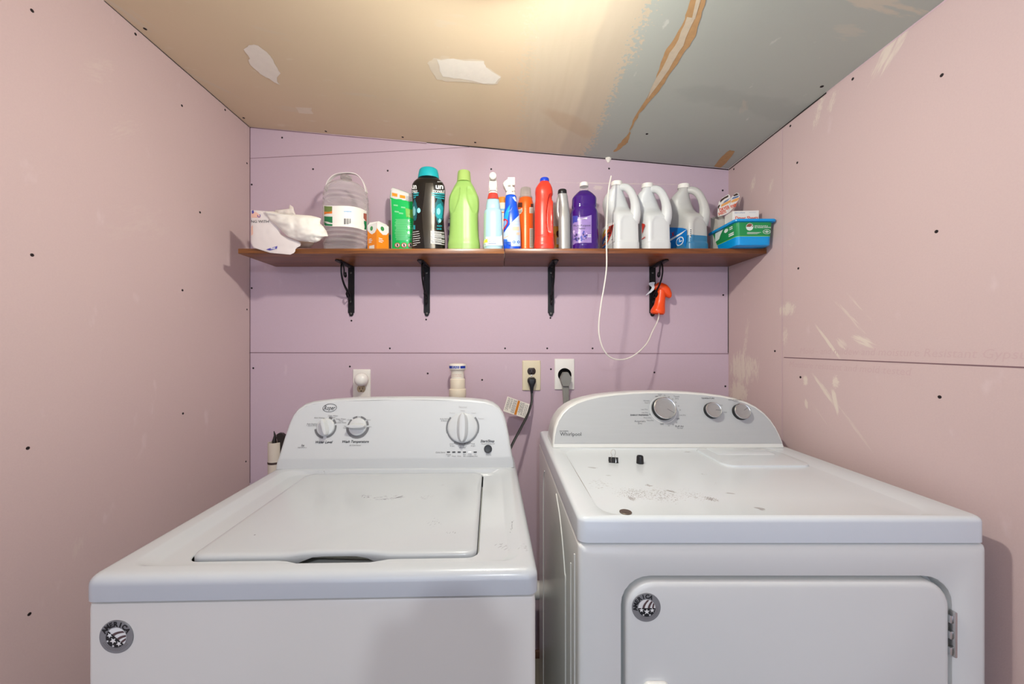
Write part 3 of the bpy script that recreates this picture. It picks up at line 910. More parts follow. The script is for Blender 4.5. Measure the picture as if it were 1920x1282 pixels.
# door
mb = MB()
dr = []
for g, y in ((.007, .028), (.007, .004), (.0085, .0005), (.012, -.0018), (.018, -.0028)):
    dr.append(drect(ox0 + g, ox1 - g, oz0 + g, oz1 - g, .052 - g * .6, y))
mb.loft(dr, 0, True, True)
door = mb.build('door', [m_enamel2], dryer)
hx = (1204 - 940) / 1024 - .5165 + .0
mb = MB()
hz1 = H - (1271 - 648) / 1021
pr = []
for g, y in ((0, -.003), (.001, -.011), (.004, -.015), (.008, -.0165)):
    pr.append([(x, y, z) for x, z in rrect(hx + g, hx + .048 - g * .3, hz1 - .13 + g, hz1 - g, .012, 6, 4)])
mb.loft(pr, 0, True, True)
mb.build('door_handle', [mat('white handle plastic', 'EEEDE8', .35)], door)
def hinge(z0):
    h = MB()
    h.rbox(.3072, .3122, -.006, .004, z0, z0 + .083, .0015, 2)
    for i in range(3): h.rbox(.3022, .3078, -.003, .004, z0 + .003 + i * .029, z0 + .017 + i * .029, .001, 2)
    h.build('hinge', [m_chrome], dryer, label='grey metal hinge')
hinge(H - (1228 - 648) / 1022); hinge(.25)
p = ray_plane(1211.5, 1138, Vector((0, -.0028, 0)), Vector((0, 1, 0)), TD)
badge(dryer, (p.x, -.003, p.z), .0262, 0, 36)
# arched console
DH = [(.3585, .001), (.3575, .018), (.3545, .038), (.349, .060), (.339, .082), (.324, .102), (.303, .120), (.276, .134), (.243, .1445), (.20, .1535), (.15, .1595), (.09, .164), (.04, .166), (0, .1665)]
DOUT = [(-x, h) for x, h in DH] + [(x, h) for x, h in reversed(DH[:-1])]
DL = .40
def dface(x, h, t=0.0): return Vector((x, DB + DL * h + t, DZ + h))
def dsc(d, lo=.001):
    out = []
    for x, h in DOUT:
        f = 1 - d / .3585
        out.append((x * f, max(h - d * min(1, h / .05), lo)))
    return out
mb = MB()
mb.loft([[Vector((x, DB + .15 - .02 * h / .17, DZ + h)) for x, h in dsc(.003)], [dface(x, h, .014) for x, h in dsc(0)], [dface(x, h, .006) for x, h in dsc(.0006)], [dface(x, h, .0015) for x, h in dsc(.0025)], [dface(x, h) for x, h in dsc(.0038)],
         [dface(x, max(h, .011)) for x, h in dsc(.006, .011)]], 0, True, True)
mb.build('console', [m_enamel2], dryer, ang=45)
m_silver = mat('brushed silver panel', 'AFB2B4', .42, .0, .03, 200, stretch=(.05, 1, 1))
mb = MB()
f1 = [(x, h) for x, h in dsc(.0055, .0125)]
mb.loft([[dface(x, h, -.0002) for x, h in f1], [dface(x, h, -.0016) for x, h in dsc(.0062, .0132)]], 0, False, True)
mb.build('control_panel', [m_silver], dryer)
Du = Vector((1, 0, 0)); Dv = Vector((0, DL, 1)).normalized(); Dn = Vector((0, -1, DL)).normalized()
DO = dface(0, 0, -.0016)
def duv(px, py):
    p = ray_plane(px, py, DO, Dn, TD) - DO
    return p.dot(Du), p.dot(Dv)
dfn = plane_fn(DO, Du, Dv, Dn, .0006)
KD = .00172
inks = {}
def dbin(px): return 'maker_name' if px < 1100 else 'cycle_lettering' if px < 1300 else ('temperature_title' if py < 750 else 'temperature_lettering') if px < 1362 else ('signal_title' if py < 760 else 'signal_lettering')
def dt(px, py, body, hpx, align='C', bold=0.0, mi=0):
    x, y = duv(px, py)
    inks.setdefault(dbin(px), MB()).text(body, hpx * KD * .98, dfn, x, y, align, 0, bold, mi)
dt(1050, 813.5, 'Whirlpool', 9.5, 'L', 0, 1)
dt(1231, 743, 'OFF', 3.4, bold=.02); dt(1237, 739, 'Timed', 3); dt(1237, 741.5, 'Dry', 3); dt(1246, 741, '70', 3.2); dt(1254, 744, '60', 3.2); dt(1261, 748, '50', 3.2); dt(1268, 743, 'Timed', 4.2); dt(1269, 746.8, 'Dry', 4.2)
dt(1267, 754, '40', 3.2); dt(1272, 761, '30', 3.2); dt(1275, 768.5, '20', 3.2); dt(1280, 778, 'Less Dry', 3.4); dt(1271, 785, 'OFF', 3.6, bold=.02); dt(1268.5, 792, '30', 3.2); dt(1262, 796, '20', 3.2); dt(1254, 798, '10', 3.2)
dt(1274, 799, 'Fluff Air', 5, bold=.01); dt(1275, 802.6, 'No Heat', 3); dt(1241, 795, 'OFF', 4, bold=.02); dt(1212, 751.2, 'Wrinkle', 3.6); dt(1213, 754.8, 'Guard', 3.6); dt(1208, 767.3, 'Less Dry', 3.6); dt(1209, 773.2, 'Less Dry', 3.4)
dt(1199, 778, 'ENERGY PREFERRED', 3.8, bold=.02, mi=1); dt(1218.5, 777.8, '*', 7, mi=1); dt(1214, 783, 'More Dry', 3.6); dt(1219, 787.8, 'Very Dry', 3.6); dt(1200, 789.4, 'Automatic', 5); dt(1200, 793.4, 'Dry', 5)
dt(1327, 746.7, 'TEMPERATURE', 3.8, mi=1); dt(1378, 749.6, 'CYCLE SIGNAL', 3.8, mi=1); dt(1379, 752.5, 'Volume', 2.6); dt(1334, 754.4, 'Low', 3); dt(1350, 759.3, 'Medium', 3); dt(1360, 772.6, 'High', 3.2); dt(1385, 756.5, 'Off', 3); dt(1405, 766, 'High', 3)
for cx_, sgn in ((1052, -1), (1058, 0), (1063, 1)):
    x, y = duv(cx_, 808); 
    t = [(x + .0042 * math.cos(2 * math.pi * i / 20), y + .0018 * math.sin(2 * math.pi * i / 20)) for i in range(20)]
    t2 = [(x + (a - x) * .75, y + (b - y) * .6) for a, b in t]
    inks['maker_name'].loft([[dfn(a, b) for a, b in t], [dfn(a, b) for a, b in t2]], 1, False, False)
for kk_, ink in inks.items(): ink.build(kk_, [m_ink, m_ink_dk], dryer, smooth=False, fix=False)
m_knob = mat('silver knob face', 'A3A4A4', .35, .5, .05, 120, stretch=(1, .1, 1))
def dryer_knob(px, py, r, ang, hgt):
    x, y = duv(px, py)
    # the picture centre is of the raised cap, so step back along the normal
    M = knob_frame(DO + Du * x + Dv * y - Dn * 0, Dn, Dv)
    mb = MB(); mb.lathe([(r * 1.06, .0003), (r * 1.04, hgt * .55), (r * 1.0, hgt * .8)], n=40, M=M)
    o = mb.build('knob', [m_black], dryer)
    mb = MB(); mb.lathe([(r * 1.01, hgt * .78), (r * 1.01, hgt), (r * .96, hgt + .0012), (r * .91, hgt + .0004), (r * .5, hgt + .0004)], n=40, M=M, mis=[0, 0, 0, 1, 1])
    mb.build('knob_cap', [m_chrome, m_knob], o)
    q = MB(); c, s_ = math.cos(R(ang)), math.sin(R(ang))
    q.add([M @ Vector((a * c - b * s_, a * s_ + b * c, hgt + .0008)) for a, b in ((r * .2, -.0007), (r * .88, -.0007), (r * .88, .0007), (r * .2, .0007))], [(0, 1, 2, 3)])
    q.build('pointer_mark', [m_ink], o, smooth=False)
def dring(px, py, r):
    x, y = duv(px, py); M = knob_frame(DO + Du * x + Dv * y, Dn, Dv)
    q = MB(); arc_strip(q, M, r * .95, r, 0, 360, .0004, 0, 48); q.build('dial_ring', [mat('pale dial ring', 'CFD0CF', .4)], dryer, smooth=False)
dring(1243.5, 768, .043)
dryer_knob(1243.0, 766.8, .0342, -32, .019); dryer_knob(1334.0, 770, .0240, -5, .016); dryer_knob(1387.5, 772.5, .0240, 32, .016)

# ------------------------------------------------------------------ small things on the dryer and behind the machines
px, py = dxy(1150, 864)
clip = thing('binder_clip', 'small black binder clip with wire arms lying on the dryer top', 'binder clip', TD @ Vector((px, py, DZ - .0034)), -12)
mb = MB()
prof = [(-.009, 0), (-.0095, .001), (-.004, .0125), (.0, .0138), (.004, .0125), (.0095, .001), (.009, 0), (.0034, .0115), (0, .0126), (-.0034, .0115)]
mb.prism(prof, lambda a, b, t: Vector((t, a * .8, b)), -.0125, .0125)
mb.build('clip_body', [mat('matt black clip steel', '121213', .6)], clip)
for sgn in (-1, 1):
    q = MB()
    q.tube(spline([(-.006, sgn * .008, .0015), (-.006, sgn * .004, .011), (-.0035, 0, .018), (-.006, .004, .024), (-.004, .008, .030), (0, .010, .032), (.004, .009, .031), (.006, .005, .024), (.0035, 0, .018), (.006, sgn * .004, .011), (.006, sgn * .008, .0015)], 4), .0006, 6)
    q.build('wire_arm', [m_chrome], clip)
px, py = dxy(1200, 866)
cap = MB(); c0 = TD @ Vector((px, py, DZ - .0034))
cap.lathe([(.0095, 0), (.0098, .002), (.0088, .018), (.0078, .0205), (.0062, .0205), (.006, .012)], n=24)
o = cap.build('bottle_cap', [m_black]); o.location = c0
tag(o, 'small black tapered plastic cap standing on the dryer top', 'cap')
px, py = dxy(1173, 957)
cn = MB(); cn.lathe([(.0112, 0), (.0115, .0004), (.0115, .0013), (.011, .0017), (.0095, .0014), (.007, .0015), (.004, .0018)], n=32)
o = cn.build('coin', [mat('tarnished coin', '6E6358', .4, .7, .2, 400)]); o.location = TD @ Vector((px, py, DZ - .0034))
tag(o, 'tarnished coin lying near the front edge of the dryer top', 'coin')

# drain pipe with its blue-banded air valve behind the washer
d = 1.50
c0 = P(858, 700, d)
kx = d / F
pipe = thing('drain_standpipe', 'cream plastic standpipe with a blue-banded air valve behind the washer', 'pipe', (c0.x, d, 0))
def zz(py): return H + (648 - py) * kx
m_pvc = mat('cream plastic pipe', 'DDD2BE', .4)
mb = MB(); mb.lathe([(.0285, 0), (.0285, zz(745))], n=32); mb.build('pipe', [m_pvc], pipe)
mb = MB(); mb.lathe([(.0305, zz(746)), (.0335, zz(742)), (.0335, zz(730)), (.0325, zz(729)), (.0292, zz(728.5)), (.0292, zz(711)), (.028, zz(710)), (.0245, zz(709))], n=32); mb.build('coupling', [m_pvc], pipe)
mb = MB(); mb.lathe([(.0255, zz(709.5)), (.0255, zz(697)), (.026, zz(696)), (.0305, zz(692.5)), (.0332, zz(691.5)), (.0335, zz(684)), (.032, zz(682)), (.02, zz(681))], n=36)
vl = mb.build('air_valve', [mat('white valve plastic', 'E6E0D2', .35)], pipe)
mb = MB()
for a0, a1 in ((-158, -72), (-66, -20)):
    rings = []
    for z in (zz(690), zz(685.2)):
        rings.append([(.0337 * math.cos(R(a0 + (a1 - a0) * i / 16)), .0337 * math.sin(R(a0 + (a1 - a0) * i / 16)), z) for i in range(17)])
    mb.loft(rings, 0, False, False, closed=False)
def cylf(r, e=.0006): return lambda x, y: Vector((r * math.sin(x / r), -math.sqrt(1) * (r + e) * math.cos(x / r), y))
mb.text('AIR VALVE', .006, cylf(.0339), -.006, zz(686.8), mi=1); mb.text('DO NOT GLUE', .0042, cylf(.0339), -.006, zz(689), mi=1)
mb.build('valve_band', [mat('blue band', '12339A', .4), mat('white ink', 'EDEFF2', .5)], vl, fix=False)
mb = MB(); mb.text('use only per local code', .0036, cylf(.0257), 0, zz(701), fit=.04); mb.text('Do not reuse fitting', .0036, cylf(.0257), 0, zz(704), fit=.036)
mb.build('valve_lettering', [mat('red ink', 'C0604C', .6)], vl, smooth=False, fix=False)

# horizontal white duct low behind the machines, seen through the gap
q = MB(); zp = P(1012, 1106, 1.46).z
q.tube([(-.05, 1.46, zp), (.10, 1.46, zp), (.25, 1.46, zp)], .031, 24)
q.tube([(.235, 1.46, zp), (.262, 1.46, zp)], .036, 24)
q.tube([(-.05, 1.46, zp), (-.05, 1.46, .0)], .031, 24)
o = q.build('drain_pipe', [mat('white pipe', 'DCDBD6', .4)]); tag(o, 'white horizontal pipe low down in the gap between the two machines', 'pipe')

# pale tube with a dark band standing behind the washer's left shoulder
d = 1.40
def zt(py): return H + (648 - py) * d / F
c0 = P(515.5, 860, d)
roll = thing('cardboard_tube', 'pale cardboard tube with a dark rubber band, left of the washer console', 'tube', (c0.x, d, 0))
mb = MB(); mb.lathe([(.0232, 0), (.0232, zt(828.5)), (.0195, zt(828.5)), (.0195, zt(870))], n=32); mb.build('tube', [mat('pale cardboard', 'CFC4B6', .7, 0, .05, 20)], roll)
mb = MB(); mb.lathe([(.0236, zt(868)), (.0243, zt(866.5)), (.0243, zt(865.5)), (.0236, zt(864))], n=32); mb.build('rubber_band', [mat('dark band', '3A2A26', .6)], roll)
# black handled tool standing in the tube
m_tool = mat('dark handle plastic', '221C19', .45)
mb = MB()
hp = [P(512, 829, d), P(514, 818, d), P(512.5, 808, d)]
mb.tube([P(515, 850, d), P(514.5, 826, d), P(515.5, 816, d), P(513.6, 808, d)], [.006, .0075, .004, .0012], 10)
pts = [(527, 850), (526, 840), (523, 830), (520, 820), (520, 814), (524, 811.3), (530, 812), (535, 816), (540, 826), (542, 850)]
poly = [P(a, b, d) for a, b in pts]
mb.loft([[p + Vector((0, -.006, 0)) for p in poly], [p + Vector((0, .008, 0)) for p in poly]])
o = mb.build('tool_handle', [m_tool]); tag(o, 'black tool handle sticking out of the pale cardboard tube', 'tool')

# ------------------------------------------------------------------ wall outlets, plugs, cords
m_plate_w = mat('white outlet plate', 'E6E3DC', .35)
m_plate_b = mat('ivory outlet plate', 'D9CDAE', .35)
def outlet(name, label, x0, x1, y0, y1, m, sockets, msock):
    a, b = on_back(x0, y1), on_back(x1, y0)
    t = thing(name, label, 'outlet', ((a.x + b.x) / 2, YB, (a.z + b.z) / 2))
    hw, hh = (b.x - a.x) / 2, (b.z - a.z) / 2
    mb = MB()
    mb.loft([[(x, y, z) for x, z in rrect(-hw + g, hw - g, -hh + g, hh - g, .003, 4, 2)] for g, y in ((0, -.0001), (.0004, -.003), (.002, -.0055), (.004, -.0062))], 0, True, True)
    mb.build('cover_plate', [m], t)
    for (py) in sockets:
        zc_ = on_back(x0, py).z - t.location.z
        q = MB()
        ring = []
        for i in range(40):
            th = 2 * math.pi * i / 40
            x, z = .0172 * math.cos(th), .0172 * math.sin(th)
            ring.append((x, max(min(z, .0137), -.0137)))
        q.loft([[(x, -.005, zc_ + z) for x, z in ring], [(x, -.0078, zc_ + z) for x, z in ring], [(x * .96, -.0082, zc_ + z * .96) for x, z in ring]])
        s_ = q.build('socket', [msock], t)
        q = MB()
        for x, h in ((-.0063, .0042), (.0063, .0034)): q.box(x - .0011, x + .0011, -.0086, -.008, zc_ + .002 - h, zc_ + .002 + h)
        q.lathe([(.0024, 0), (.0024, .0005)], n=12, M=Matrix.Translation((0, -.008, zc_ - .0085)) @ Matrix.Rotation(R(90), 4, 'X'))
        q.build('slots', [m_dark], s_)
    q = MB(); q.lathe([(.0032, 0), (.0032, .001), (.002, .0014)], n=12, M=Matrix.Translation((0, -.0062, 0)) @ Matrix.Rotation(R(90), 4, 'X')); q.build('screw', [m_chrome], t)
    return t
outlet('wall_outlet', 'white duplex outlet with a night light, behind the washer', 662, 695, 692, 747, m_plate_w, (711, 728.5), mat('tan socket', 'B9A98A', .4))
outlet('wall_outlet', 'ivory duplex outlet with a black plug', 979.2, 1013.6, 675.6, 732, m_plate_b, (695.5, 713), mat('dark brown socket', '2E211C', .4))
t = outlet('dryer_outlet', 'large white single outlet holding a grey dryer plug', 1039.5, 1077, 672.4, 730.5, m_plate_w, (), m_black)
q = MB(); q.lathe([(.0275, 0), (.0275, .002), (.025, .003), (.02, .002)], n=40, M=Matrix.Translation((0, -.0062, -.004 + .002)) @ Matrix.Rotation(R(90), 4, 'X')); q.build('socket', [m_dark], t)
# round plug-in night light
c0 = P(677, 711.5, YB - .045)
nl = MB(); M = Matrix.Translation((0, 0, 0)) @ Matrix.Rotation(R(90), 4, 'X')
nl.lathe([(.012, .008), (.013, .020), (.022, .026), (.0265, .036), (.0268, .046), (.024, .056), (.018, .063), (.009, .0668), (.002, .0675)], n=36, M=M)
o = nl.build('night_light', [mat('glossy white lamp globe', 'ECEAE4', .18)]); o.location = (c0.x, YB, c0.z); tag(o, 'round white plug-in night light on the white outlet', 'night light')
# washer plug and cord with its warning tag
m_cord = mat('black rubber cord', '17181B', .45)
c0 = on_back(996.3, 714)
cord = thing('washer_power_cord', 'black washer power cord plugged into the ivory outlet', 'power cord', (c0.x, YB, c0.z))
def rel(px, py, d): return P(px, py, d) - cord.location
mb = MB()
for_ring = lambda z, w_, y0, y1: [(x, y, z) for x, y in rrect(-w_, w_, y0, y1, min(w_, (y1 - y0) / 2) * .6, 4, 2)]
mb.loft([for_ring(.013, .013, -.030, -.008), for_ring(.010, .0165, -.034, -.008), for_ring(.0, .0165, -.036, -.008), for_ring(-.012, .012, -.035, -.012), for_ring(-.022, .008, -.033, -.016), for_ring(-.04, .0055, -.030, -.018), for_ring(-.05, .0048, -.029, -.0195)])
mb.build('plug', [m_cord], cord)
mb = MB()
mb.tube(spline([Vector((0, -.0245, -.048)), rel(997, 752, 1.535), rel(994.5, 762, 1.525), rel(989, 778, 1.50), rel(975, 805, 1.46), rel(960, 834, 1.42), rel(950, 860, 1.38)], 6), .0042, 10, flat=1.3)
mb.build('cord', [m_cord], cord)
tg = [(951.5, 743), (997.5, 756), (985.5, 784.5), (943.5, 770.5)]
dt_ = [1.485, 1.512, 1.505, 1.47]
tp = [rel(a, b, dd) for (a, b), dd in zip(tg, dt_)]
tp[1] = tp[0] + tp[2] - tp[3]
O = tp[3]; U = tp[2] - tp[3]; V = tp[0] - tp[3]
nn = U.cross(V).normalized()
if nn.y > 0: nn = -nn
mb = MB()
mb.loft([[p + nn * .0004 for p in tp], [p - nn * .0004 for p in tp]])
def tf(e): return lambda a, b: O + U * a + V * b + nn * e
mb.decal([(.47, .02), (.57, .02), (.57, .98), (.47, .98)], tf(.0009), 1, 1, 1)
random.seed(3)
for cx_, s0, s1 in ((.06, .1, .95), (.10, .2, .95), (.14, .12, .95), (.20, .3, .95), (.24, .3, .95), (.31, .08, .95), (.35, .08, .95), (.39, .08, .95), (.43, .08, .95), (.62, .25, .95), (.66, .1, .95), (.70, .3, .95), (.74, .12, .95), (.78, .12, .95), (.86, .1, .9), (.93, .1, .9)):
    y = s0
    while y < s1:
        l = random.uniform(.05, .14)
        mb.decal([(cx_ - .010, y), (cx_ + .010, y), (cx_ + .010, min(y + l, s1)), (cx_ - .010, min(y + l, s1))], tf(.0007), 2, 1, 1)
        y += l + .03
mb.build('warning_tag', [mat('tag paper', 'E2DCD2', .6), mat('tag orange stripe', 'C87A1E', .6), m_ink], cord, smooth=False, fix=False, label='white warning tag with an orange stripe')
# dryer plug and flat grey cord
c0 = on_back(1058.5, 706)
dc = thing('dryer_power_cord', 'thick grey dryer cord and angled plug in the large white outlet', 'power cord', (c0.x, YB, c0.z))
mb = MB()
hexo = [(-.0105, .020), (.0095, .020), (.0225, -.002), (.0215, -.012), (.012, -.0365), (-.0125, -.0365), (-.0215, -.012), (-.0215, -.002)]
hx2 = [(x * .93, z * .94 - .0005) for x, z in hexo]
mb.loft([[(x, -.004, z) for x, z in hexo], [(x, -.034, z) for x, z in hexo], [(x, -.039, z) for x, z in hx2]])
m_gp = mat('grey plug plastic', '84847F', .5)
mb.build('plug', [m_gp], dc, ang=25)
mb = MB()
for i, x in enumerate((-.0105, -.0035, .0035, .0105)):
    mb.tube([(x * .9, -.026, -.034), (x * .85, -.030, -.06), (x * .75 + .001, -.035, -.10), (x * .75 + .004, -.045, -.2)], .0044, 8)
mb.build('cord', [m_gp], dc)
# ------------------------------------------------------------------ shelf
SB, ST = H + .325, H + .343
SY = 1.344
def wood(name, ca, cb, seed):
    k = NT(name, .32, .5)
    g = k.noise(5, (1.2, 22, 22), detail=5, rough=.6, loc=(seed, seed, 0))
    g2 = k.noise(3, (.8, 6, 6), detail=2, loc=(seed, 0, seed))
    c = k.mix(k.step(g, .3, .7), ca, cb)
    c = k.mix(k.math('MULTIPLY', k.step(g2, .55, .75), .4), c, '3A1C12')
    return k.done(c, g, .08)
def plank(name, label, x0, x1, m, dz):
    mb = MB(); mb.rbox(x0, x1, SY, YB - .001, SB + dz, ST + dz, .0016, 2)
    o = mb.build(name, [m]); return tag(o, label, 'shelf')
xs = (946 - VX) * SY / F
plank('shelf_board', 'stained wooden shelf board, left half, under the water jug and green bottle', (446 - VX) / 532, xs - .0008, wood('stained wood left', '985E2A', '643B1F', 1.3), -.0004)
plank('shelf_board', 'stained wooden shelf board, right half, under the white jugs', xs + .0008, XR - .0005, wood('stained wood right', '854D25', '56301A', 4.1), 0)

m_iron = mat('black wrought iron', '141416', .45, .4, .1, 60, .3, 90)
m_iron2 = mat('worn screw head', '5A5754', .4, .7)
def make_bracket():
    t = thing('shelf_bracket', None, 'bracket', (0, YB, SB), 0, 'scroll brackets under the shelf')
    mb = MB()
    pl = [(-.0125, -.003), (.0125, -.003), (.0125, -.190), (.0085, -.192), (.0085, -.198), (.004, -.204), (-.004, -.204), (-.0085, -.198), (-.0085, -.192), (-.0125, -.190)]
    mb.loft([[(x, 0, z) for x, z in pl], [(x, -.0042, z) for x, z in pl], [(x * .9, -.0052, z) for x, z in pl]])
    mb.build('wall_plate', [m_iron], t)
    mb = MB()
    ar = [(-.0125, 0), (.0125, 0), (.0125, -.128), (.008, -.133), (.004, -.142), (-.004, -.142), (-.008, -.133), (-.0125, -.128)]
    mb.loft([[(x, y, -.0002) for x, y in ar], [(x, y, -.0042) for x, y in ar], [(x * .9, y, -.005) for x, y in ar]])
    mb.build('arm_plate', [m_iron], t)
    mb = MB()
    s1 = spline([(0, -.060, -.034), (0, -.055, -.046), (0, -.064, -.053), (0, -.0735, -.046), (0, -.074, -.028), (0, -.082, -.010), (0, -.094, -.008), (0, -.1, -.022), (0, -.099, -.045), (0, -.088, -.068), (0, -.066, -.090), (0, -.040, -.106), (0, -.020, -.118), (0, -.011, -.136), (0, -.012, -.150), (0, -.020, -.154), (0, -.024, -.145), (0, -.019, -.139)], 5)
    rr = [.0034 + .0022 * math.exp(-((i / len(s1) - .72) / .13) ** 2) for i in range(len(s1))]
    mb.tube(s1, rr, 8, flat=.75)
    mb.tube([(0, -.043, -.104), (0, -.049, -.118), (0, -.041, -.130), (0, -.02, -.128)], [.002, .0045, .003, .003], 8)
    mb.build('scroll', [m_iron], t)
    for p, ax in (((0, -.0052, -.026), 'X'), ((0, -.0052, -.193), 'X'), ((0, -.125, -.005), 'Z'), ((0, -.022, -.005), 'Z')):
        q = MB(); M = Matrix.Translation(p) @ (Matrix.Rotation(R(90), 4, 'X') if ax == 'X' else Matrix.Rotation(R(180), 4, 'X'))
        q.lathe([(.0046, 0), (.004, .0014), (.002, .002)], n=14, M=M); q.build('screw', [m_iron2], t, label='worn grey screw head')
    return t
br = make_bracket()
BL = [(659, 'leftmost black scroll bracket, under the water jug'), (800.5, 'second black scroll bracket from the left, under the black bottle'), (1033, 'third black scroll bracket from the left, under the red bottle'), (1223, 'rightmost black scroll bracket, holding the orange sprayer')]
for i, (px, lb) in enumerate(BL):
    x = (px - VX) / 455
    if i == 0: o = br
    else:
        o = br.copy(); COL.objects.link(o)
        for ch in br.children:
            c = ch.copy(); COL.objects.link(c); c.parent = o
    o.location = (x, YB, SB); o['label'] = lb

# ------------------------------------------------------------------ bottles
class Bottle:
    """a vessel standing on the shelf: rings given as (photo row, half width in photo pixels[, sideways shift])"""
    def __init__(s, name, label, cat, pc, d, prof, ratio=1.0, e=2.0, rz=0, group=None, base=ST):
        s.d, s.k = d, d / F
        s.X = (pc - VX) * s.k
        s.pc = pc
        s.base = base
        s.o = thing(name, label, cat, (s.X, d, base), 0, group)
        s.ratio, s.e = ratio, e
        pr = []
        for q in prof:
            py, hw = q[0], q[1]
            sh = q[2] if len(q) > 2 else 0
            ra = q[3] if len(q) > 3 else ratio
            ee = q[4] if len(q) > 4 else e
            pr.append((s.z(py), hw * s.k, hw * s.k * ra, ee, sh * s.k))
        pr.sort()
        if pr[0][0] > 1e-4: pr.insert(0, (0.0,) + pr[0][1:])
        s.pr = pr
        zs = [p[0] for p in pr]
        s.f = [mcurve(zs, [p[i] for p in pr]) for i in range(1, 5)]
        s.disp = None
    def z(s, py): return H + (VY - py) * s.k - s.base
    def sec(s, z): return [f(z) for f in s.f]
    def ring(s, z, n=48, g=0.0):
        rx, ry, e, cx = s.sec(z)
        out = []
        for i in range(n):
            t = 2 * math.pi * i / n - math.pi / 2
            c, q = math.cos(t), math.sin(t)
            x = (rx + g) * math.copysign(abs(c) ** (2 / e), c); y = (ry + g) * math.copysign(abs(q) ** (2 / e), q)
            if s.disp:
                m = 1 - s.disp(x, y, z) / max(math.hypot(x, y), 1e-5)
                x *= m; y *= m
            out.append((cx + x, y, z))
        return out
    def body(s, name, mats, z0=None, z1=None, step=.004, n=48, rim=.0025, mis=None, parent=None, label=None, caps=True):
        lo = s.pr[0][0] if z0 is None else z0
        hi = s.pr[-1][0] if z1 is None else z1
        zs = sorted(set([round(p[0], 5) for p in s.pr if lo < p[0] < hi] + [lo + (hi - lo) * i / max(2, int((hi - lo) / step)) for i in range(max(2, int((hi - lo) / step)) + 1)]))
        rings = [s.ring(z, n) for z in zs]
        if rim and z0 is None:
            rings = [s.ring(lo, n, -rim), ] + [[(x, y, z + (rim if j == 0 else 0)) for x, y, z in r] for j, r in enumerate(rings)]
            rings.sort(key=lambda r: r[0][2])
        mb = MB()
        mm = None
        if mis: mm = [mis((a[0][2] + b[0][2]) / 2) for a, b in zip(rings, rings[1:] + rings[-1:])]
        mb.loft(rings, 0, caps, caps, mis=mm)
        return mb.build(name, mats, parent or s.o, label=label)
    def front(s, x, z, e=.0006):
        rx, ry, ee, cx = s.sec(z)
        u = min(abs((x - cx) / rx), .985)
        y = -ry * (1 - u ** ee) ** (1 / ee)
        xx = cx + math.copysign(u * rx, x - cx)
        if s.disp:
            m = s.disp(xx - cx, y, z) / max(math.hypot(xx - cx, y), 1e-5)
            xx -= (xx - cx) * m; y -= y * m
        l = math.hypot(xx - cx, y) or 1
        return Vector((xx + (xx - cx) / l * e, y - e * abs(y) / l, z))
    def fn(s, e=.0006):
        """photo pixel -> point on the front of the vessel"""
        def f(px, py):
            y = 0.0
            for _ in range(4):
                dd = s.d + y
                x = (px - VX) * dd / F - s.X
                z = H + (VY - py) * dd / F - s.base
                p = s.front(x, max(z, .0005), e)
                y = p.y
            return p
        return f
    def tfn(s, px, py, e=.0008):
        """text frame in photo pixels: x right, y up from (px, py)"""
        f = s.fn(e)
        return lambda a, b: f(px + a, py - b)
def quad(x0, y0, x1, y1): return [(x0, y0), (x1, y0), (x1, y1), (x0, y1)]

# --- clear water jug
m_clear = clear_mat('clear plastic', 'F2F0F0', .22, .05)
jug = Bottle('water_jug', 'large clear ribbed water jug with a label and carry strap', 'jug', 649, 1.43,
    [(466, 38.5), (461, 40.0), (456, 37.6), (452, 39.9), (448, 38.0), (444, 40.5), (440, 38.4), (436, 40.6), (431, 38.9), (428, 40.5), (386, 40.5), (383, 38.9), (379, 40.4), (375, 38.5), (371, 40.1), (366, 38.6), (360, 38), (355, 35), (350, 30), (345, 22), (341, 14), (338.5, 9.5), (334, 8.6)])
jug.body('bottle', [m_clear], step=.0025)
mb = MB(); z0 = jug.z(336.5); kk = jug.k
mb.lathe([(9.6 * kk, z0), (10.2 * kk, z0 + .002), (10.0 * kk, z0 + .010), (8.6 * kk, z0 + .0125)], n=28)
mb.build('cap', [clear_mat('frosted jug cap', 'DDD6D3', .5, .3)], jug.o)
mb = MB()
def jz(py): return jug.z(py)
st = spline([(-38.5 * kk, 0, jz(358)), (-36 * kk, 0, jz(349)), (-31 * kk, 0, jz(338)), (-20 * kk, 0, jz(328.5)), (0, 0, jz(325)), (18 * kk, 0, jz(327)), (29 * kk, 0, jz(336)), (35 * kk, 0, jz(348)), (38.5 * kk, 0, jz(361))], 6)
rings = []
for i, p in enumerate(st):
    t = (st[min(i + 1, len(st) - 1)] - st[max(i - 1, 0)]).normalized(); nrm = Vector((t.z, 0, -t.x))
    w_ = .0065 + .004 * abs(i / (len(st) - 1) * 2 - 1)
    th = .0012
    rings.append([p + Vector((0, -w_, 0)) + nrm * th, p + Vector((0, w_, 0)) + nrm * th, p + Vector((0, w_, 0)) - nrm * th, p + Vector((0, -w_, 0)) - nrm * th])
mb.loft(rings); mb.build('carry_strap', [mat('milky strap plastic', 'E9E4E0', .3)], jug.o)
m_lab = mat('white label', 'E7E2DB', .45)
m_g2 = mat('label green', '1D7A48', .45); m_or = mat('orange print', 'E07A26', .5); m_bl = mat('light blue print', '7FB4D8', .5); m_gr = mat('leaf green print', '6F8548', .5); m_rd = mat('brown red print', 'A2564A', .5)
m_txt = mat('black ink', '202022', .5); m_wt = mat('white ink print', 'F0F0EE', .5)
L = MB(); f = lambda e: jug.fn(e + .0010)
L.band(609.0, 690.3, lambda x: 385.6 + .0030 * max(0, x - 640) ** 2 * .9, lambda x: 424.5 + .0030 * max(0, x - 640) ** 2 * 1.1, f(.0008), 0, 40, 10)
